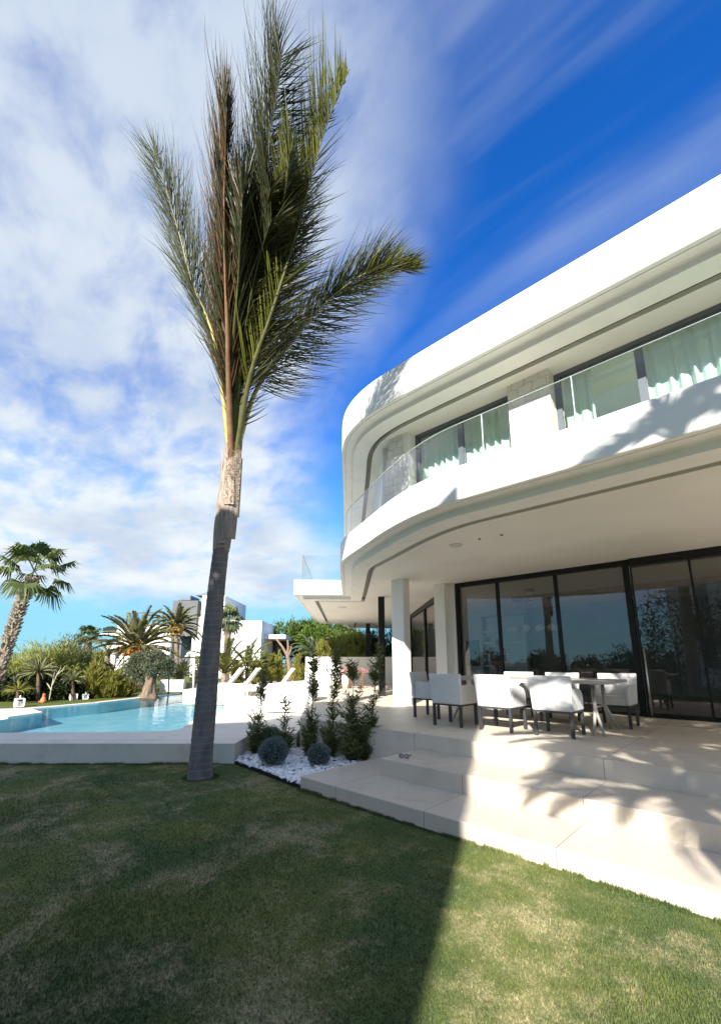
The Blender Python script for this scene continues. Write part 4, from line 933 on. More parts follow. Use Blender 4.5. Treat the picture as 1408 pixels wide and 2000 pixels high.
# ------------------------------------------------------------------ plant builders for the garden around
def rand_dir(r_): 
    z = r_.uniform(-1, 1); a = r_.uniform(0, 6.283); q = math.sqrt(1-z*z); return Vector((q*math.cos(a), q*math.sin(a), z))
def feather(mb, p0, az, el, L, droop, ll, n, r_, wid, mi=0, smi=None):
    """one feather leaf: a bending midrib with leaflets to both sides in a shallow V"""
    h = Vector((math.cos(az), math.sin(az), 0)); P = [p0.copy()]; e = el; m = 9
    for i in range(m): P.append(P[-1]+(h*math.cos(e)+UP*math.sin(e))*(L/m)); e -= droop*(.5+1.2*i/m)/m
    mb.ribbon(P, [wid*1.6*(1-i/(m+1)) for i in range(m+1)], h.cross(UP), smi if smi is not None else mi)
    mb.ribbon(P, [wid*1.2*(1-i/(m+1)) for i in range(m+1)], UP, smi if smi is not None else mi)
    for s in (-1, 1):
        for i in range(n):
            t = .16+.84*(i+r_.random())/n; x = t*m; k = min(int(x), m-1); p = P[k].lerp(P[k+1], x-k); tg = (P[k+1]-P[k]).normalized()
            side = tg.cross(UP); side = side.normalized()*s if side.length > .01 else h.cross(UP)*s; up = side.cross(tg)*s
            d = (tg*(.75+.5*t)+side*.75+up*.30+Vector((r_.gauss(0, .10), r_.gauss(0, .10), r_.gauss(0, .10)))).normalized(); l = ll*math.sin(math.pi*min(.98, .18+.75*t))**.7*r_.uniform(.75, 1.1)
            mb.ribbon([p, p+d*l*.55, p+d*l-UP*l*.10], [wid, wid*.9, wid*.1], (tg*.6+up).normalized(), mi)
def feather_palm(name, label, cat, base, crown, nf, L, mats, group=None, ll=.35, nl=26, wid=.035, el=(1.45, -.35), droop=1.1, tr=(.2, .16), fruit=0, seed=0, trunk_m=None, name_crown='crown', spread=None):
    r_ = random.Random(seed); t = thing(name, label, cat, tuple(base), group)
    mb = MB(); P = [Vector(base).lerp(Vector(crown), i/14) for i in range(15)]; mb.tube(P, [(tr[0]*(1-i/14)+tr[1]*i/14)*(1+.06*(i % 2)) for i in range(15)], 12); mb.build('trunk', trunk_m or M['boot_old'], t)
    mb = MB()
    for i in range(nf):
        u = i/max(nf-1, 1); e = el[0]+(el[1]-el[0])*u**.9+r_.gauss(0, .09); az = i*2.39996+r_.gauss(0, .15)
        if spread: az = spread[0]+r_.uniform(-1, 1)*spread[1]
        feather(mb, Vector(crown)+Vector((math.cos(az), math.sin(az), 0))*tr[1]*.5, az, e, L*r_.uniform(.85, 1.08), droop*r_.uniform(.7, 1.2)*(1 if e > 0 else .6), ll*L/2, nl, r_, wid)
    mb.build(name_crown, mats, t)
    for k in range(fruit):
        a = k*2.4+seed; mb = MB(); d = Vector((math.cos(a), math.sin(a), 0)); tip = Vector(crown)+d*L*.20+UP*.02*L; mb.tube([Vector(crown), Vector(crown)+d*L*.1+UP*.12*L, tip], [.03, .025, .02], 6)
        for j in range(170):
            q = tip+Vector((r_.gauss(0, .055*L), r_.gauss(0, .055*L), -abs(r_.gauss(0, .08*L)))); mb.ball(q, .04, 6, 4, (1, 1, 1.3)); mb.ribbon([tip, tip.lerp(q, .5)+UP*.02, q], [.008]*3, RT)
        mb.build('fruit_bunch', M['date'], t)
    return t
def fan_leaf(mb, p0, d, L, R_, r_, mi=0):
    """a stalk with a pleated fan of drooping fingers at its end"""
    side = d.cross(UP); side = side.normalized() if side.length > .05 else Vector((1, 0, 0)); nrm = side.cross(d).normalized(); e = p0+d*L-UP*L*.12
    mb.ribbon([p0, p0+d*L*.5, e], [.05, .04, .03], side, mi); n = 30
    for i in range(n):
        a = -2.0+4.0*i/(n-1); v = (d*math.cos(a)+side*math.sin(a)).normalized(); l = R_*(.72+.28*math.cos(a*.7))*r_.uniform(.9, 1.08)
        mid = e+v*l*.55+nrm*.05*l; tip = e+v*l*.92-UP*l*r_.uniform(.15, .5)
        mb.ribbon([e, mid, e.lerp(tip, .82)+nrm*.02, tip], [.012, R_*.085, R_*.045, .004], (nrm.cross(v)+nrm*r_.uniform(-.5, .5)).normalized(), mi)
def fan_palm(name, label, base, pts, crown, nf, L, R_, mats, group=None, tr=(.25, .2), el=(1.4, -.9), seed=0, trunk_m=None, stubs=0):
    r_ = random.Random(seed); t = thing(name, label, 'palm tree', tuple(base), group)
    P = [Vector(p) for p in pts]; mb = MB(); n = len(P); rr = [tr[0]+(tr[1]-tr[0])*i/(n-1) for i in range(n)]; mb.tube(P, rr, 14); mb.build('trunk', trunk_m or M['boot_old'], t)
    if stubs:
        mb = MB()
        for i in range(stubs):
            u = r_.uniform(.12, 1)**.9; x = u*(n-1); k = min(int(x), n-2); p = P[k].lerp(P[k+1], x-k); a = r_.uniform(0, 6.283); tg = (P[k+1]-P[k]).normalized()
            h = Vector((math.cos(a), math.sin(a), 0)); h = (h-tg*h.dot(tg)).normalized(); q = p+h*(rr[k]-.02); l = r_.uniform(.07, .16); w_ = r_.uniform(.03, .055); sd_ = tg.cross(h)
            e_ = q+(h*.75+tg*.8).normalized()*l; vs = [q-sd_*w_, q+sd_*w_, q+h*.04, e_-sd_*w_*.55, e_+sd_*w_*.55, e_+h*.03]; mb.add(vs, [(0, 1, 4, 3), (1, 2, 5, 4), (2, 0, 3, 5), (3, 4, 5)])
        mb.build('leaf_stub', [M['stub']], t)
    mb = MB(); c = Vector(crown)
    for i in range(nf):
        u = i/max(nf-1, 1); e = el[0]+(el[1]-el[0])*u+r_.gauss(0, .1); az = i*2.39996+r_.gauss(0, .2); d = Vector((math.cos(az)*math.cos(e), math.sin(az)*math.cos(e), math.sin(e))); fan_leaf(mb, c, d, L*r_.uniform(.8, 1.1), R_*r_.uniform(.85, 1.1), r_)
    mb.build('crown', mats, t); return t
def clump(mb, c, rad, n, ln, wd, r_, style='leaf', shell=.55):
    """leaves through an uneven rounded volume, gathered in tufts; style sets how they stand"""
    c = Vector(c); ph = [r_.uniform(0, 6.28) for _ in range(4)]; tufts = []
    for i in range(max(6, int(n/22))):
        d = rand_dir(r_); k = r_.uniform(shell, 1)*(1+.16*math.sin(d.x*4+ph[0])+.13*math.sin(d.y*5+ph[1])+.1*math.sin(d.z*6+ph[2])); tufts.append((c+Vector((d.x*rad[0], d.y*rad[1], d.z*rad[2]))*k, d))
    for i in range(n):
        p, d = tufts[r_.randrange(len(tufts))]; s_ = min(rad)*.20
        q = p+Vector((r_.gauss(0, s_), r_.gauss(0, s_), r_.gauss(0, s_)))
        if style == 'leaf': v = (d*.5+rand_dir(r_)+UP*.15).normalized()
        elif style == 'blade': v = (UP*1.2+rand_dir(r_)*.55+d*.35).normalized()
        else: v = (d*.8+rand_dir(r_)*.7+UP*.55).normalized()
        l = ln*r_.uniform(.6, 1.25); sd_ = v.cross(rand_dir(r_)); sd_ = sd_.normalized() if sd_.length > .05 else RT
        mb.ribbon([q, q+v*l*.5, q+v*l-UP*l*(.18 if style != 'leaf' else .05)], [wd*.5, wd, wd*.1], sd_)
def blob_of(px, py, rx, ry, w, deep=1.0):
    k = w/(F*1.02); return at(px, py, w), (rx*k, rx*k*deep, ry*k)
def bush(name, label, blobs, w, mats, ln, wd, n, style='leaf', group=None, seed=0, cat='shrub', core=.72, trunk_m=None, feet=.27, deep=1.0):
    r_ = random.Random(seed); bl = [blob_of(*b[:4], w+(b[4] if len(b) > 4 else 0), deep) for b in blobs]; c0 = bl[0][0]
    t = thing(name, label, cat, (c0.x, c0.y, feet), group); lf = MB(); tot = sum(b[1][0]*b[1][2] for b in bl)
    st = MB()
    for c, rad in bl:
        clump(lf, c, rad, int(n*rad[0]*rad[2]/tot), ln, wd, r_, style)
        for k in range(3): a = r_.uniform(0, 6.28); f = Vector((c.x+math.cos(a)*rad[0]*.25, c.y+math.sin(a)*rad[0]*.25, feet)); st.tube([f, f.lerp(c, .6)+Vector((0, 0, .0)), c+Vector((math.cos(a)*rad[0]*.5, math.sin(a)*rad[1]*.5, rad[2]*.35))], [.05, .035, .012], 5)
    st.build('stem', trunk_m or M['shrubstem'], t); lf.build('foliage', mats, t); return t
M['boot_old'] = mat('old_palm_trunk', (.26, .21, .16), (.15, .12, .095), rough=.95, nscale=7, bump=.9, bscale=25)
M['boot_red'] = mat('reddish_trunk', (.24, .165, .125), (.15, .11, .09), rough=.95, nscale=7, bump=.8, bscale=25)
M['stub'] = mat('cut_leaf_stub', (.42, .36, .29), (.22, .18, .14), rough=.9, nscale=9, bump=.4)
M['date'] = mat('orange_fruit', (.72, .30, .025), (.55, .19, .015), rough=.5, nscale=9)
M['fan'] = leaf_mat('fan_leaf', (.045, .075, .022), (.13, .16, .055), 1.5, .3)
M['fan_b'] = leaf_mat('fan_leaf_blue', (.085, .12, .055), (.18, .21, .10), 1.5, .3)
M['datel'] = leaf_mat('date_leaf', (.08, .09, .038), (.26, .24, .10), 1.2, .2)
M['palmg'] = leaf_mat('feather_green', (.06, .085, .02), (.20, .20, .055), 1.2, .35)
M['cycad'] = leaf_mat('cycad_leaf', (.10, .14, .09), (.21, .25, .15), 1.2, .2)
M['tam'] = leaf_mat('feathery_green', (.17, .20, .04), (.38, .38, .11), .9, .35)
M['tamg'] = leaf_mat('feathery_grey', (.14, .15, .065), (.28, .28, .14), .9, .3)
M['darkl'] = leaf_mat('dark_leaf', (.018, .03, .012), (.05, .065, .022), 1.5, .2)
M['bamb'] = leaf_mat('bamboo_leaf', (.13, .145, .025), (.32, .29, .07), 1.2, .4)
M['olive'] = leaf_mat('olive_leaf', (.065, .08, .045), (.15, .165, .10), 1.5, .2)
M['pine'] = leaf_mat('pine_needles', (.040, .075, .012), (.125, .18, .025), .35, .25)
M['brownl'] = leaf_mat('dry_leaf', (.16, .10, .05), (.30, .19, .09), 1.5, .3)
M['pink'] = leaf_mat('pink_leaf', (.42, .12, .13), (.62, .34, .33), 3, .3)
M['bark'] = mat('gnarled_bark', (.22, .16, .115), (.10, .075, .055), rough=.95, nscale=5, stretch=(3, 3, .6), bump=1., bscale=16)

# ------------------------------------------------------------------ garden beyond the pool
def zb(px, py, w, z=.27): p = at(px, py, w); return Vector((p.x, p.y, z))
# left: leaning fan palm with old leaf stubs
W1 = 14.5
pts = [at(x, y, W1) for x, y in ((-26, 1372), (-8, 1340), (6, 1290), (20, 1245), (33, 1205), (46, 1168), (58, 1145), (64, 1130))]
fan_palm('fan_palm', 'leaning fan palm with a shaggy stubbed trunk at the left edge of the garden', pts[0], pts, at(68, 1116, W1), 15, .86, .76, M['fan'], 'palms beyond the pool', (.15, .14), (1.4, -.7), 4, M['boot_old'], 900)
pts = [at(168, 1335, 27), at(171, 1300, 27), at(173, 1245, 27)]
fan_palm('fan_palm', 'small distant fan palm with a pale bare trunk above the feathery hedge', zb(168, 1335, 27), pts, at(173, 1240, 27), 13, .42, .58, M['fan'], 'palms beyond the pool', (.26, .20), (1.2, -.6), 9)
pts = [at(440, 1335, 25), at(444, 1270, 25), at(446, 1215, 25)]
fan_palm('fan_palm', 'blue green fan palm just right of the main palm trunk, before the white house', zb(440, 1335, 25), pts, at(447, 1210, 25), 15, .5, .85, M['fan_b'], 'palms beyond the pool', (.22, .18), (1.45, -.7), 14)
# date palms with orange fruit
feather_palm('date_palm', 'broad date palm heavy with orange fruit behind the olive tree', 'palm tree', zb(268, 1340, 22), at(268, 1264, 22), 46, 2.25, M['datel'], 'date palms with orange fruit', .34, 44, .05, (1.5, -.12), .95, (.34, .30), 9, 21)
feather_palm('date_palm', 'taller date palm with orange fruit against the grey house', 'palm tree', zb(347, 1335, 27), at(344, 1226, 27), 44, 1.8, M['datel'], 'date palms with orange fruit', .36, 40, .05, (1.45, -.25), 1.1, (.12, .13), 6, 22, M['boot_red'])
feather_palm('date_palm', 'small dry brown date palm with orange fruit left of the olive tree', 'palm tree', zb(222, 1345, 19), at(222, 1312, 19), 16, 1.15, M['brownl'], 'date palms with orange fruit', .4, 24, .03, (1.2, .1), 1.2, (.2, .18), 1, 23)
feather_palm('feather_palm', 'dark feather palm seen low before the white terrace of the far house', 'palm tree', zb(205, 1330, 30), at(212, 1278, 30), 16, 1.5, M['datel'], 'palms beyond the pool', .34, 22, .035, (1.3, .0), 1.0, (.16, .14), 0, 24)
feather_palm('cycad', 'dark green cycad between the lamp post and the shower', 'cycad', zb(350, 1338, 20.5), at(350, 1322, 20.5), 26, 1.05, M['palmg'], None, .34, 24, .025, (1.4, .05), 1.0, (.14, .13), 0, 25)
feather_palm('feather_palm', 'yellow green feather palm low beside the main trunk, behind the first lounger', 'palm tree', zb(438, 1340, 19.5), at(438, 1315, 19.5), 20, 1.9, M['palmg'], 'palms beyond the pool', .4, 28, .035, (1.5, .35), .9, (.12, .12), 0, 26)
feather_palm('feather_palm', 'arching yellow green feather palm in front of the corner of the white house', 'palm tree', zb(484, 1340, 21.5), at(484, 1310, 21.5), 20, 1.7, M['palmg'], 'palms beyond the pool', .4, 28, .035, (1.5, .25), 1.2, (.12, .12), 0, 27)
feather_palm('cycad', 'grey green cycad standing above the white garden wall', 'cycad', zb(612, 1330, 25.5), at(612, 1275, 25.5), 24, 1.45, M['cycad'], None, .3, 34, .03, (1.4, .1), 1.2, (.2, .2), 0, 28)
# hedges and shrubs on the left
bush('feathery_shrub', 'wide bright green feathery shrub behind the leaning palm', [(55, 1318, 62, 46), (105, 1302, 48, 40), (10, 1325, 40, 42), (80, 1330, 70, 40)], 16.6, M['tam'], .20, .024, 17000, 'strand', None, 31)
bush('feathery_shrub', 'grey green rounded feathery shrub left of the small distant fan palm', [(140, 1288, 34, 36), (118, 1300, 34, 34), (158, 1300, 26, 30)], 17.6, M['tamg'], .17, .022, 10000, 'strand', None, 32)
for i, (px, py, rx, ry, w, l) in enumerate(((18, 1348, 30, 26, 15.0, 'dark leafy shrub under the leaning palm trunk'), (58, 1345, 28, 28, 14.9, 'dark leafy shrub behind the red garden figure'), (100, 1346, 28, 26, 15.3, 'dark leafy shrub behind the pale sapling'), (135, 1348, 26, 22, 15.7, 'dark leafy shrub behind the pair of lanterns'), (163, 1348, 22, 20, 16.0, 'dark leafy shrub beside the first yellow bamboo'))):
    bush('leafy_shrub', l, [(px, py, rx, ry), (px-8, py+10, rx*.8, ry*.6)], w, M['darkl'], .2, .045, 2200, 'leaf', 'dark shrubs along the far lawn', 40+i)
def rosette(name, label, px, py, w, n, ln, wd, m, seed, stem_px):
    r_ = random.Random(seed); c = at(px, py, w); t = thing(name, label, 'plant', tuple(zb(px, py, w)), None); mb = MB(); mb.tube([zb(px, stem_px, w), c], [.06, .05], 8); mb.build('stem', M['shrubstem'], t); mb = MB()
    for i in range(n):
        d = rand_dir(r_); d.z = abs(d.z)*1.1-.25; d.normalize(); mb.ribbon([c, c+d*ln*.5, c+d*ln*.85-UP*.06*ln, c+d*ln-UP*ln*.22], [wd*.6, wd, wd*.6, .003], d.cross(rand_dir(r_)).normalized())
    mb.build('foliage', m, t)
rosette('yucca', 'spiky yucca with drooping sword leaves in front of the feathery hedge', 76, 1312, 14.6, 130, .62, .04, M['tamg'], 51, 1365)
rosette('yucca', 'smaller spiky yucca before the low white wall on the left', 143, 1328, 15.2, 80, .42, .035, M['tamg'], 52, 1365)
rosette('yucca', 'bright arching yellow green plant beside the largest lantern', 36, 1348, 13.9, 50, .42, .03, M['bamb'], 53, 1368)
# pale sapling
sp = zb(97, 1367, 14.6); t = thing('sapling', 'slender pale leafless sapling leaning before the dark hedge', 'tree', tuple(sp)); mb = MB()
for pl_ in (((97, 1367), (103, 1335), (108, 1310)), ((103, 1338), (112, 1318), (120, 1304)), ((101, 1348), (95, 1338), (92, 1334)), ((112, 1318), (124, 1308), (128, 1300))): mb.tube([at(x, y, 14.6) for x, y in pl_], [.022, .017, .007], 6)
mb.build('trunk', mat('pale_bark', (.42, .38, .28), (.30, .27, .2), rough=.9), t)
for i, (px, y0, y1, hw, w, l) in enumerate(((187, 1282, 1366, 17, 16.0, 'tallest yellow bamboo clump at the left of its row'), (213, 1312, 1366, 17, 16.2, 'yellow green bamboo clump second in the row by the far lawn'), (232, 1316, 1365, 14, 16.5, 'yellow green bamboo clump before the dry date palm'), (250, 1314, 1363, 14, 16.8, 'yellow green bamboo clump next to the olive trunk'))):
    bush('bamboo', l, [(px, (y0+y1)/2, hw*.8, (y1-y0)/2), (px, y0*.35+y1*.65, hw, (y1-y0)*.33)], w, M['bamb'], .26, .03, 2600, 'blade', 'bamboo clumps beyond the pool', 60+i, 'bamboo')
# olive with a gnarled flaring trunk
oc = zb(292, 1366, 16.4); t = thing('olive_tree', 'old olive tree with a thick gnarled flaring trunk at the far pool edge', 'tree', tuple(oc)); mb = MB()
vs = []; hs = [(1368, 21, -2), (1363, 17.5, -1), (1356, 13, 0), (1350, 11, 1), (1344, 9.5, 2), (1338, 9, 3), (1331, 8.5, 4), (1322, 9, 4), (1312, 10.5, 4)]; k_ = 16.4/F
for (py, hw, dx) in hs:
    c = at(291+dx, py, 16.4)
    for j in range(20): a = 2*math.pi*j/20; q = hw*k_*(1+.18*math.sin(a*5+py*.09)+.12*math.sin(a*9-py*.16)+.06*math.sin(a*3+py*.4)); vs.append(c+RT*math.cos(a)*q+FW*math.sin(a)*q)
mb.add(vs, [(20*i+j, 20*i+(j+1) % 20, 20*i+20+(j+1) % 20, 20*i+20+j) for i in range(len(hs)-1) for j in range(20)])
for pl_ in (((297, 1320), (310, 1304), (322, 1290)), ((292, 1318), (280, 1304), (266, 1296)), ((296, 1318), (296, 1300), (296, 1280))): mb.tube([at(x, y, 16.4) for x, y in pl_], [.12, .09, .03], 7)
mb.build('trunk', M['bark'], t, True); lf = MB(); r_ = random.Random(70)
for b in ((300, 1296, 27, 22), (322, 1302, 16, 20), (272, 1302, 22, 20), (285, 1284, 22, 14), (258, 1310, 14, 14), (282, 1318, 14, 14), (310, 1284, 16, 12)):
    c, rad = blob_of(*b, 16.4, 1.1); clump(lf, c, rad, int(b[2]*b[3]*8), .09, .024, r_, 'leaf', .5)
lf.build('crown', M['olive'], t)
# garden walls, lamp, shower, lanterns, figure
def wallbox(name, label, cat, px0, px1, pyt, w, depth, m, z0=.0, group=None, pyb=None):
    a, b = at(px0, pyt, w), at(px1, pyt, w); mb = MB(); d = FW*depth
    z1 = a.z; zz0 = at(px0, pyb, w).z if pyb else z0
    vs = [Vector((p.x, p.y, z)) for z in (zz0, z1) for p in (a, b, b+d, a+d)]
    mb.add(vs, [(3, 2, 1, 0), (4, 5, 6, 7), (0, 1, 5, 4), (1, 2, 6, 5), (2, 3, 7, 6), (3, 0, 4, 7)]); o = mb.build(name, m)
    return tag(o, label, cat, group) if label else o
wallbox('garden_wall', 'low white garden wall behind the small yucca on the left', 'wall', 122, 172, 1305, 18.8, .3, M['white'])
wallbox('garden_wall', 'short white garden wall right of the lamp post', 'wall', 314, 359, 1328, 19.5, .3, M['white'])
wallbox('garden_wall', 'long white garden wall behind the terrace under the cycad', 'wall', 597, 800, 1283, 21.0, .3, M['white'])
wallbox('spa_platform', 'raised white spa platform at the far right end of the pool', 'platform', 358, 478, 1347, 16.6, 2.6, M['tile_d'], .0)
def pole(name, label, cat, pts, r, w, m, extra=None):
    t = thing(name, label, cat, tuple(zb(pts[0][0], pts[0][1], w))); mb = MB(); mb.tube([at(x, y, w) for x, y in pts], r, 8); mb.build('pole', m, t, True)
    if extra: extra(t)
    return t
def lamp_head(t): mb = MB(); p = at(334, 1268, 17.6); mb.lathe((p.x, p.y, p.z-.05), [(.02, 0), (.07, .03), (.075, .07), (.03, .1)], 14); mb.build('lamp_head', M['anth'], t, True)
pole('lamp_post', 'thin dark lamp post leaning beside the olive tree', 'lamp post', [(329, 1360), (331, 1315), (334, 1268)], .032, 17.6, M['anth'], lamp_head)
def shower_head(t): mb = MB(); p = at(366, 1280, 19.8); mb.lathe((p.x, p.y, p.z-.05), [(.10, 0), (.10, .02), (.03, .05), (.02, .08)], 16); mb.build('shower_head', M['white'], t, True)
pole('garden_shower', 'white outdoor shower with a curved top at the end of the pool', 'shower', [(378, 1350), (379, 1310), (380, 1284), (378, 1277), (373, 1275), (368, 1276), (366, 1279)], .05, 19.8, M['white'], shower_head)
bush('columnar_shrub', 'pale green columnar shrub between the shower and the main palm trunk', [(390, 1305, 10, 36), (388, 1322, 12, 24)], 21.5, M['bamb'], .14, .03, 1600, 'leaf', None, 75)
for i, (px, py, w, s, l) in enumerate(((38, 1377, 13.0, .19, 'largest white lantern with dark bars, nearest the left edge of the lawn'), (143, 1369, 15.3, .17, 'bluish white lantern on the lawn left of its twin'), (166, 1368, 15.6, .145, 'smallest white lantern on the lawn before the bamboo'))):
    c = zb(px, py, w); t = thing('lantern', l, 'lantern', tuple(c), 'lanterns on the far lawn'); h = s*.58
    mb = MB(); mb.rbox(c.x-h, c.x+h, c.y-h, c.y+h, .27, .27+.03, .004); mb.rbox(c.x-h, c.x+h, c.y-h, c.y+h, .27+s*1.15, .27+s*1.25, .004)
    for sx_ in (-1, 1):
        for sy in (-1, 1): mb.box(c.x+sx_*h*.86-.02, c.x+sx_*h*.86+.02, c.y+sy*h*.86-.02, c.y+sy*h*.86+.02, .30, .27+s*1.15)
    mb.tube([c+Vector((h*.8*math.cos(a), 0, s*1.25+h*.75*math.sin(a))) for a in [math.pi*j/10 for j in range(11)]], .008, 6); mb.build('frame', M['white'], t)
    mb = MB(); mb.lathe((c.x, c.y, .30), [(h*.5, 0), (h*.5, s*.7), (h*.1, s*.72)], 14); mb.build('candle', M['curtain'], t, True)
fg = zb(85, 1371, 14.3); t = thing('garden_figure', 'small reddish orange garden figure sitting on the lawn before the dark hedge', 'figurine', tuple(fg)); M['terra'] = mat('painted_terracotta', (.48, .13, .07), (.50, .30, .10), rough=.6, nscale=8)
mb = MB(); mb.lathe(tuple(fg), [(.085, 0), (.10, .03), (.09, .08), (.065, .14), (.045, .18), (.035, .20)], 16); mb.ball(fg+RT*-.10+Vector((0, 0, .035)), .05, 10, 7, (1.5, 1, .7)); mb.build('body', M['terra'], t, True)
mb = MB(); mb.ball(fg+Vector((0, 0, .23)), .045, 12, 9); mb.ball(fg+Vector((0, 0, .27)), .055, 12, 6, (1, 1, .3)); mb.build('head', M['terra'], t, True)
# loungers
def lounger(px, py, w, label):
    c = zb(px, py, w, ZD); t = thing('sun_lounger', label, 'sun lounger', tuple(c), 'white sun loungers at the far end of the pool'); T = Matrix.Translation(c) @ Matrix.Rotation(YAW+R(4), 4, 'Z')
    V = lambda x, y, z: T @ Vector((x, y, z)); mb = MB(); mb.rbox(-1.15, .20, -.33, .33, .30, .40, .02, T); soften(mb.build('seat_cushion', M['white'], t), .01)
    mb = MB(); vs = [V(x, y, z) for x, z in ((.15, .33), (.20, .41), (.62, .98), (.55, 1.02), (.12, .43)) for y in (-.33, .33)]; mb.add(vs, [(0, 2, 4, 6, 8), (9, 7, 5, 3, 1)]+[(2*i, 2*((i+1) % 5), 2*((i+1) % 5)+1, 2*i+1) for i in range(5)]); soften(mb.build('backrest', M['white'], t), .01)
    mb = MB(); mb.box(-1.15, .35, -.34, -.29, .20, .29, T); mb.box(-1.15, .35, .29, .34, .20, .29, T); mb.box(-1.16, -1.10, -.29, .29, .20, .29, T); mb.build('frame', M['white'], t)
    for x in (-1.05, .28):
        for y in (-.31, .31): mb = MB(); mb.box(x-.03, x+.03, y-.03, y+.03, 0, .20, T); mb.build('leg', M['white'], t)
lounger(442, 1354, 18.2, 'white sun lounger nearest the main palm trunk, its back raised')
lounger(474, 1356, 17.6, 'middle white sun lounger by the far pool edge, its back raised')
lounger(541, 1360, 16.8, 'white sun lounger farthest right, next to the covered furniture')
# furniture under a cloth
def cover():
    c = zb(560, 1386, 11.7, ZD); t = tag(MB().add([], []).build('tmp', M['white']), None); bpy.data.objects.remove(t)
    T = Matrix.Translation(c) @ Matrix.Rotation(YAW, 4, 'Z'); nx, ny = 46, 18; r_ = random.Random(5); mb = MB(); vs = []
    for j in range(ny+1):
        v = j/ny
        for i in range(nx):
            a = 2*math.pi*i/nx; ca, sa = math.cos(a), math.sin(a); e = .45; ux = math.copysign(abs(ca)**e, ca); uy = math.copysign(abs(sa)**e, sa)
            if v < .35: k = v/.35; z = .74-.10*(1-k)*0+.05*ux*k-.05*k*k*.8; s = k*.94; fold = 0
            else: k = (v-.35)/.65; z = (.74+.05*ux-.04)*(1-k)+.01*k; s = .94+.10*k; fold = k*(.035*math.sin(a*9+1.2*math.sin(a*2))+.03*math.sin(a*5+k*2.2))
            vs.append(T @ Vector(((.72+fold)*ux*s+.10*z, (.55+fold)*uy*s, max(.005, z+.02*math.sin(a*3)*min(1, v*2)))))
    fs = [(j*nx+i, j*nx+(i+1) % nx, (j+1)*nx+(i+1) % nx, (j+1)*nx+i) for j in range(ny) for i in range(nx)]
    tag(mb.add(vs, fs).build('furniture_cover', M['cover'], None, True), 'pale cloth cover draped in folds over furniture on the pool deck', 'cover')
M['cover'] = mat('cover_cloth', (.72, .71, .70), (.64, .63, .62), rough=.9, bump=.1, bscale=200)
cover()
bush('pink_plant', 'pink leaved plant in front of the garden wall beside the dark post', [(683, 1310, 12, 7), (706, 1314, 12, 7), (665, 1310, 7, 5)], 17.0, M['pink'], .13, .022, 380, 'strand', None, 80, 'plant', feet=Z3)
# bare pink trunk, conifer shrubs, bamboo hedge behind the wall, pine
t = thing('bare_tree', 'bare reddish tree with three cut limbs in front of the pine', 'tree', tuple(zb(564, 1335, 23))); mb = MB()
for pl_, rr in ((((564, 1338), (566, 1310), (563, 1288), (561, 1278)), (.13, .11, .10, .09)), (((561, 1280), (552, 1264), (540, 1248)), (.08, .06, .05)), (((562, 1280), (563, 1264), (562, 1250)), (.08, .06, .05)), (((563, 1282), (568, 1270), (569, 1262)), (.07, .055, .05)), (((564, 1302), (555, 1296), (548, 1300)), (.03, .02, .01))): mb.tube([at(x, y, 23) for x, y in pl_], rr, 9)
mb.build('trunk', M['boot_red'], t)
for i, (px, y0, y1, hw, w, l) in enumerate(((517, 1270, 1335, 9, 22.5, 'narrow yellow green conifer at the corner of the white house'), (531, 1278, 1335, 8, 22.0, 'shorter narrow conifer beside the white house'), (545, 1272, 1335, 10, 22.8, 'narrow conifer left of the bare reddish tree'), (583, 1278, 1340, 14, 21.8, 'bushy yellow conifer between the bare tree and the white wall'), (499, 1290, 1338, 12, 20.5, 'low yellow green bush behind the middle lounger'), (463, 1288, 1338, 13, 20.8, 'low yellow green bush behind the first two loungers'))):
    bush('conifer', l, [(px, (y0+y1)/2, hw*.75, (y1-y0)/2), (px, y0*.3+y1*.7, hw, (y1-y0)*.3)], w, M['bamb'] if i != 2 else M['tam'], .17, .03, 1700, 'blade', 'small conifers behind the loungers', 90+i)
for i, (px, py, rx, ry, w, m, l) in enumerate(((640, 1272, 26, 18, 24.0, 'bamb', 'yellow bamboo clump rising behind the wall next to the cycad'), (672, 1262, 22, 26, 24.5, 'tam', 'tall green bamboo clump behind the wall before the pine'), (700, 1262, 20, 27, 24.0, 'tam', 'green bamboo clump behind the wall left of the dark posts'), (735, 1262, 22, 30, 25.0, 'darkl', 'dark bamboo clump behind the wall between the dark posts'), (775, 1258, 24, 34, 26.0, 'darkl', 'dark bamboo clump behind the white column'))):
    bush('bamboo', l, [(px, py, rx, ry), (px, py+18, rx, ry*.7)], w, M[m], .3, .035, 2300, 'blade', 'bamboo behind the garden wall', 100+i, 'bamboo')
def pine(label, blobs, w, n, seed):
    r_ = random.Random(seed); c = at(blobs[0][0], 1300, w); t = thing('pine_tree', label, 'tree', (c.x, c.y, .27)); lf = MB(); st = MB(); bl = [blob_of(*b[:4], w+(b[4] if len(b) > 4 else 0)) for b in blobs]; tot = sum(b[1][0]*b[1][2] for b in bl); f = Vector((c.x, c.y, 0))
    for q, rad in bl:
        st.tube([f, f.lerp(q, .5)-UP*.2, q], [.35, .22, .08], 7); clump(lf, q, rad, int(n*rad[0]*rad[2]/tot), .36, .10, r_, 'strand', .72)
    st.build('trunk', M['bark'], t); lf.build('crown', M['pine'], t)
pine('large umbrella pine with a broad rounded dark green crown behind the garden', [(605, 1232, 36, 22), (560, 1243, 34, 24, -2), (650, 1240, 42, 24), (585, 1262, 45, 26, 1), (640, 1265, 48, 26, -1), (620, 1250, 40, 22, -3)], 44, 15000, 111)
pine('smaller umbrella pine right of the large one, under the flat wing', [(690, 1262, 34, 22), (716, 1275, 30, 20), (670, 1275, 34, 20), (745, 1282, 28, 18)], 40, 8000, 112)
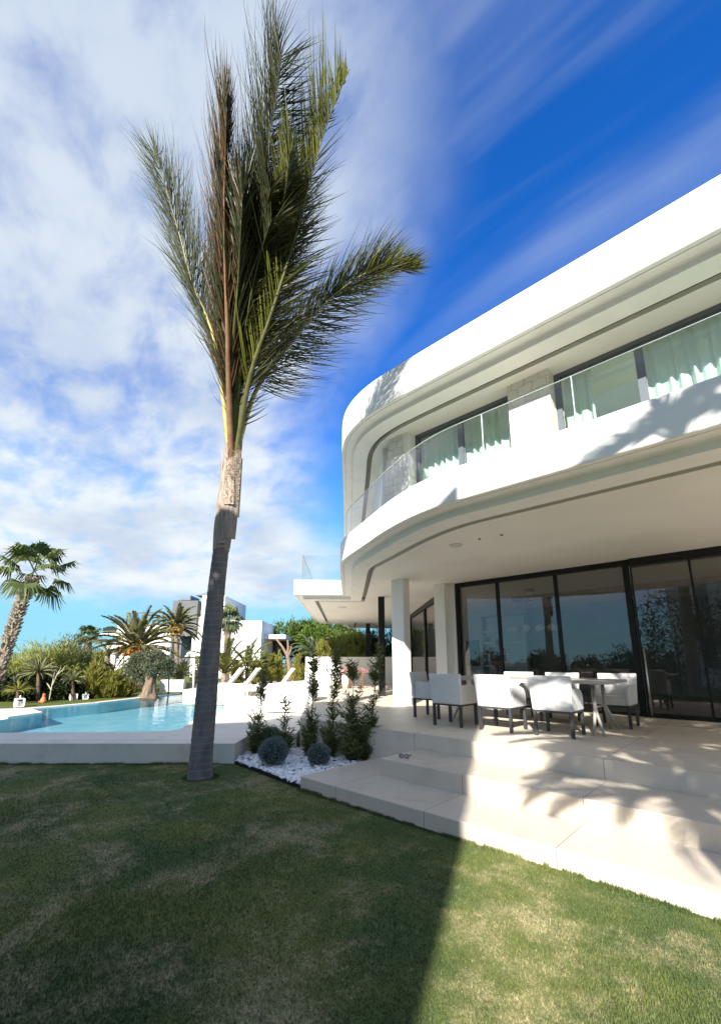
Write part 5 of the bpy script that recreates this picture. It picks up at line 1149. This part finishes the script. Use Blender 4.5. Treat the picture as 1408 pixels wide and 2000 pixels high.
# houses beyond
M['grey'] = mat('grey_render', (.12, .125, .135), (.105, .11, .12), rough=.8); M['darkglass'] = mat('dark_pane', (.02, .025, .03), rough=.1, spec=.6)
def hbox(mb, px0, px1, pyt, w, depth, z0=0., ztop=None):
    k = 1/854.; r0, r1 = (px0-704)*w*k, (px1-704)*w*k; z1 = ztop if ztop is not None else EYE+w*(1293-pyt)*k
    vs = [RT*r+FW*ww+Vector((0, 0, z)) for z in (z0, z1) for r, ww in ((r0, w), (r1, w), (r1, w+depth), (r0, w+depth))]
    mb.add(vs, [(3, 2, 1, 0), (4, 5, 6, 7), (0, 1, 5, 4), (1, 2, 6, 5), (2, 3, 7, 6), (3, 0, 4, 7)]); return mb
def hz(py, w): return EYE+w*(1293-py)/854.
hA = thing('house', 'modern house with a tall dark grey block beside a white one behind the date palms', 'house', tuple(zb(370, 1335, 38)))
mb = MB(); hbox(mb, 328, 378, 1172, 38, 5, hz(1242, 38)); mb.build('grey_block', M['grey'], hA)
mb = MB(); hbox(mb, 386, 432, 1162, 37.5, 7); hbox(mb, 372, 386, 1205, 38.3, 6); mb.build('wall', M['white'], hA)
mb = MB(); hbox(mb, 330, 378, 1243, 40, 4, 0); mb.build('recess', M['grey'], hA)
for a, b, yt, yb in ((334, 347, 1248, 1285), (352, 366, 1248, 1285), (334, 347, 1292, 1318), (352, 366, 1292, 1318)): mb = MB(); hbox(mb, a, b, yt, 39.93, .06, hz(yb, 39.93)); mb.build('window', M['darkglass'], hA)
def wedge(pa, pb, y0, y1, w, parent, nm):
    a, b = at(pa, y0, w), at(pb, y1, w); mb = MB(); d = FW*2.2; lo = Vector((b.x, b.y, a.z)); vs = [a, b, lo, a+d, b+d, lo+d]; mb.add(vs, [(0, 1, 2), (5, 4, 3), (0, 3, 4, 1), (1, 4, 5, 2), (2, 5, 3, 0)]); mb.build(nm, M['anth'], parent)
wedge(346, 373, 1172, 1163, 39, hA, 'skylight'); wedge(382, 412, 1163, 1154, 38.5, hA, 'skylight')
hC = thing('house', 'distant white terraced house with a rooftop pergola frame behind the left date palm', 'house', tuple(zb(260, 1335, 44)))
mb = MB(); hbox(mb, 222, 335, 1222, 44, 7); hbox(mb, 205, 240, 1258, 43.8, 5); mb.build('wall', M['white'], hC)
mb = MB(); hbox(mb, 186, 250, 1238, 43.5, 4, hz(1241, 43.5)); mb.build('terrace_slab', M['white'], hC)
mb = MB()
for a, b in (((246, 1222), (250, 1197)), ((250, 1197), (318, 1196)), ((250, 1199), (262, 1222)), ((318, 1196), (322, 1222))):
    for dw_ in (0, 2.5): mb.tube([at(*a, 44.2+dw_), at(*b, 44.2+dw_)], .09, 6)
mb.build('pergola', M['anth'], hC)
mb = MB(); hbox(mb, 194, 222, 1226, 44.6, 2, hz(1237, 44.6)); mb.build('window', M['darkglass'], hC)
hB = thing('house', 'white flat roofed house with a canopy, behind the fan palm right of the trunk', 'house', tuple(zb(500, 1335, 36)))
mb = MB(); hbox(mb, 400, 508, 1212, 36, 6); mb.build('wall', M['white'], hB)
mb = MB(); hbox(mb, 508.2, 556, 1240, 37.2, 4.8, hz(1248, 37.2)); mb.build('canopy', M['white'], hB)
mb = MB(); hbox(mb, 508.2, 545, 1249, 41, 2, 0); mb.build('rear_wall', M['grey'], hB)
for a, b in ((513, 522), (526, 536)): mb = MB(); hbox(mb, a, b, 1252, 40.95, .06, .3); mb.build('window', M['darkglass'], hB)

# ------------------------------------------------------------------ trees behind and beside the camera: mirrored in the panes, shading the steps
pts = [Vector((-2.5, -4, 0)), Vector((-2.48, -4, 2)), Vector((-2.4, -4, 4.4)), Vector((-2.35, -4, 6.9))]
fan_palm('fan_palm', 'fan palm mirrored in the right sliding door, shading the main palm trunk', pts[0], pts, (-2.35, -4, 7.0), 30, .75, .95, M['fan'], 'palms behind the lawn', (.24, .19), (1.4, -1.2), 201, M['boot_old'])
feather_palm('feather_palm', 'feather palm whose leaf shadows fall over the steps and terrace', 'palm tree', Vector((2.75, -1.2, 0)), Vector((2.7, -1.1, 5.6)), 44, 2.15, M['palmg'], 'palms behind the lawn', .45, 44, .05, (1.3, -.25), 1.1, (.15, .12), 0, 202)
feather_palm('feather_palm', 'tallest feather palm whose shadow darkens the right end of the balcony band', 'palm tree', Vector((3.9, -1.9, 0)), Vector((3.7, -1.7, 7.9)), 34, 1.9, M['palmg'], 'palms behind the lawn', .42, 46, .05, (1.3, -.6), 1.2, (.16, .13), 0, 203)
feather_palm('feather_palm', 'small crowned feather palm whose leaf tips shade the middle of the steps', 'palm tree', Vector((2.85, -3.0, 0)), Vector((2.75, -2.7, 5.35)), 26, 1.25, M['palmg'], 'palms behind the lawn', .5, 34, .045, (1.1, -.2), .9, (.13, .10), 0, 204)
for i, (x, y, r1, h) in enumerate(((-3.6, -8.4, 1.7, 4.6), (-1.2, -8.2, 1.6, 4.2), (-5.6, -7.5, 1.3, 1.9), (.6, -6.8, .9, 1.3))):
    r_ = random.Random(210+i); t = thing('hedge_shrub', ('tallest', 'second tallest', 'third tallest', 'lowest')[i]+' dark garden shrub mirrored in the right sliding doors', 'shrub', (x, y, 0), 'shrubs behind the lawn'); lf = MB(); clump(lf, (x, y, h*.55), (r1, r1, h*.6), 3200, .22, .06, r_, 'leaf', .4); lf.build('foliage', M['darkl'], t)
    st = MB(); st.tube([(x, y, 0), (x+.1, y, h*.6)], [.08, .04], 6); st.build('stem', M['shrubstem'], t)

for i in range(16):
    x = -26+i*3.3; y = -24-1.5*math.sin(i*1.7); hh = 1.5+.7*math.sin(i*2.3); r_ = random.Random(300+i)
    t = thing('boundary_tree', 'leafy tree in the row closing the lawn behind the viewer', 'tree', (x, y, 0), 'trees closing the lawn'); lf = MB(); clump(lf, (x, y, hh*.6), (2.1, 1.5, hh*.6), 900, .5, .16, r_, 'leaf', .4); lf.build('crown', M['darkl'], t)
    st = MB(); st.tube([(x, y, 0), (x+.1, y, hh*.8)], [.14, .06], 6); st.build('trunk', M['bark'], t)
# fallen bits on the lawn
M['fallen'] = leaf_mat('fallen_leaf', (.22, .17, .10), (.42, .36, .25), 5, .2)
mb = MB()
for k in range(260):
    w = 1.3+random.random()**1.4*5.5; r = rnd(-1, 1)*w*.9; p = RT*r+FW*w
    if p.y > 3.6 and p.x > -4.6: continue
    if not in_poly(np.array([p.x]), np.array([p.y]), lawn_edge)[0]: continue
    a = rnd(0, 6.3); d = Vector((math.cos(a), math.sin(a), rnd(-.1, .3))); l = rnd(.006, .02); q = Vector((p.x, p.y, .014)); mb.ribbon([q, q+d*l*.5+UP*.003, q+d*l], [.002, .006, .001], Vector((-d.y, d.x, rnd(-.4, .4))))
tag(mb.build('fallen_leaves', M['fallen']), 'small dry leaf bits and clippings scattered over the lawn', 'leaves', kind='stuff')
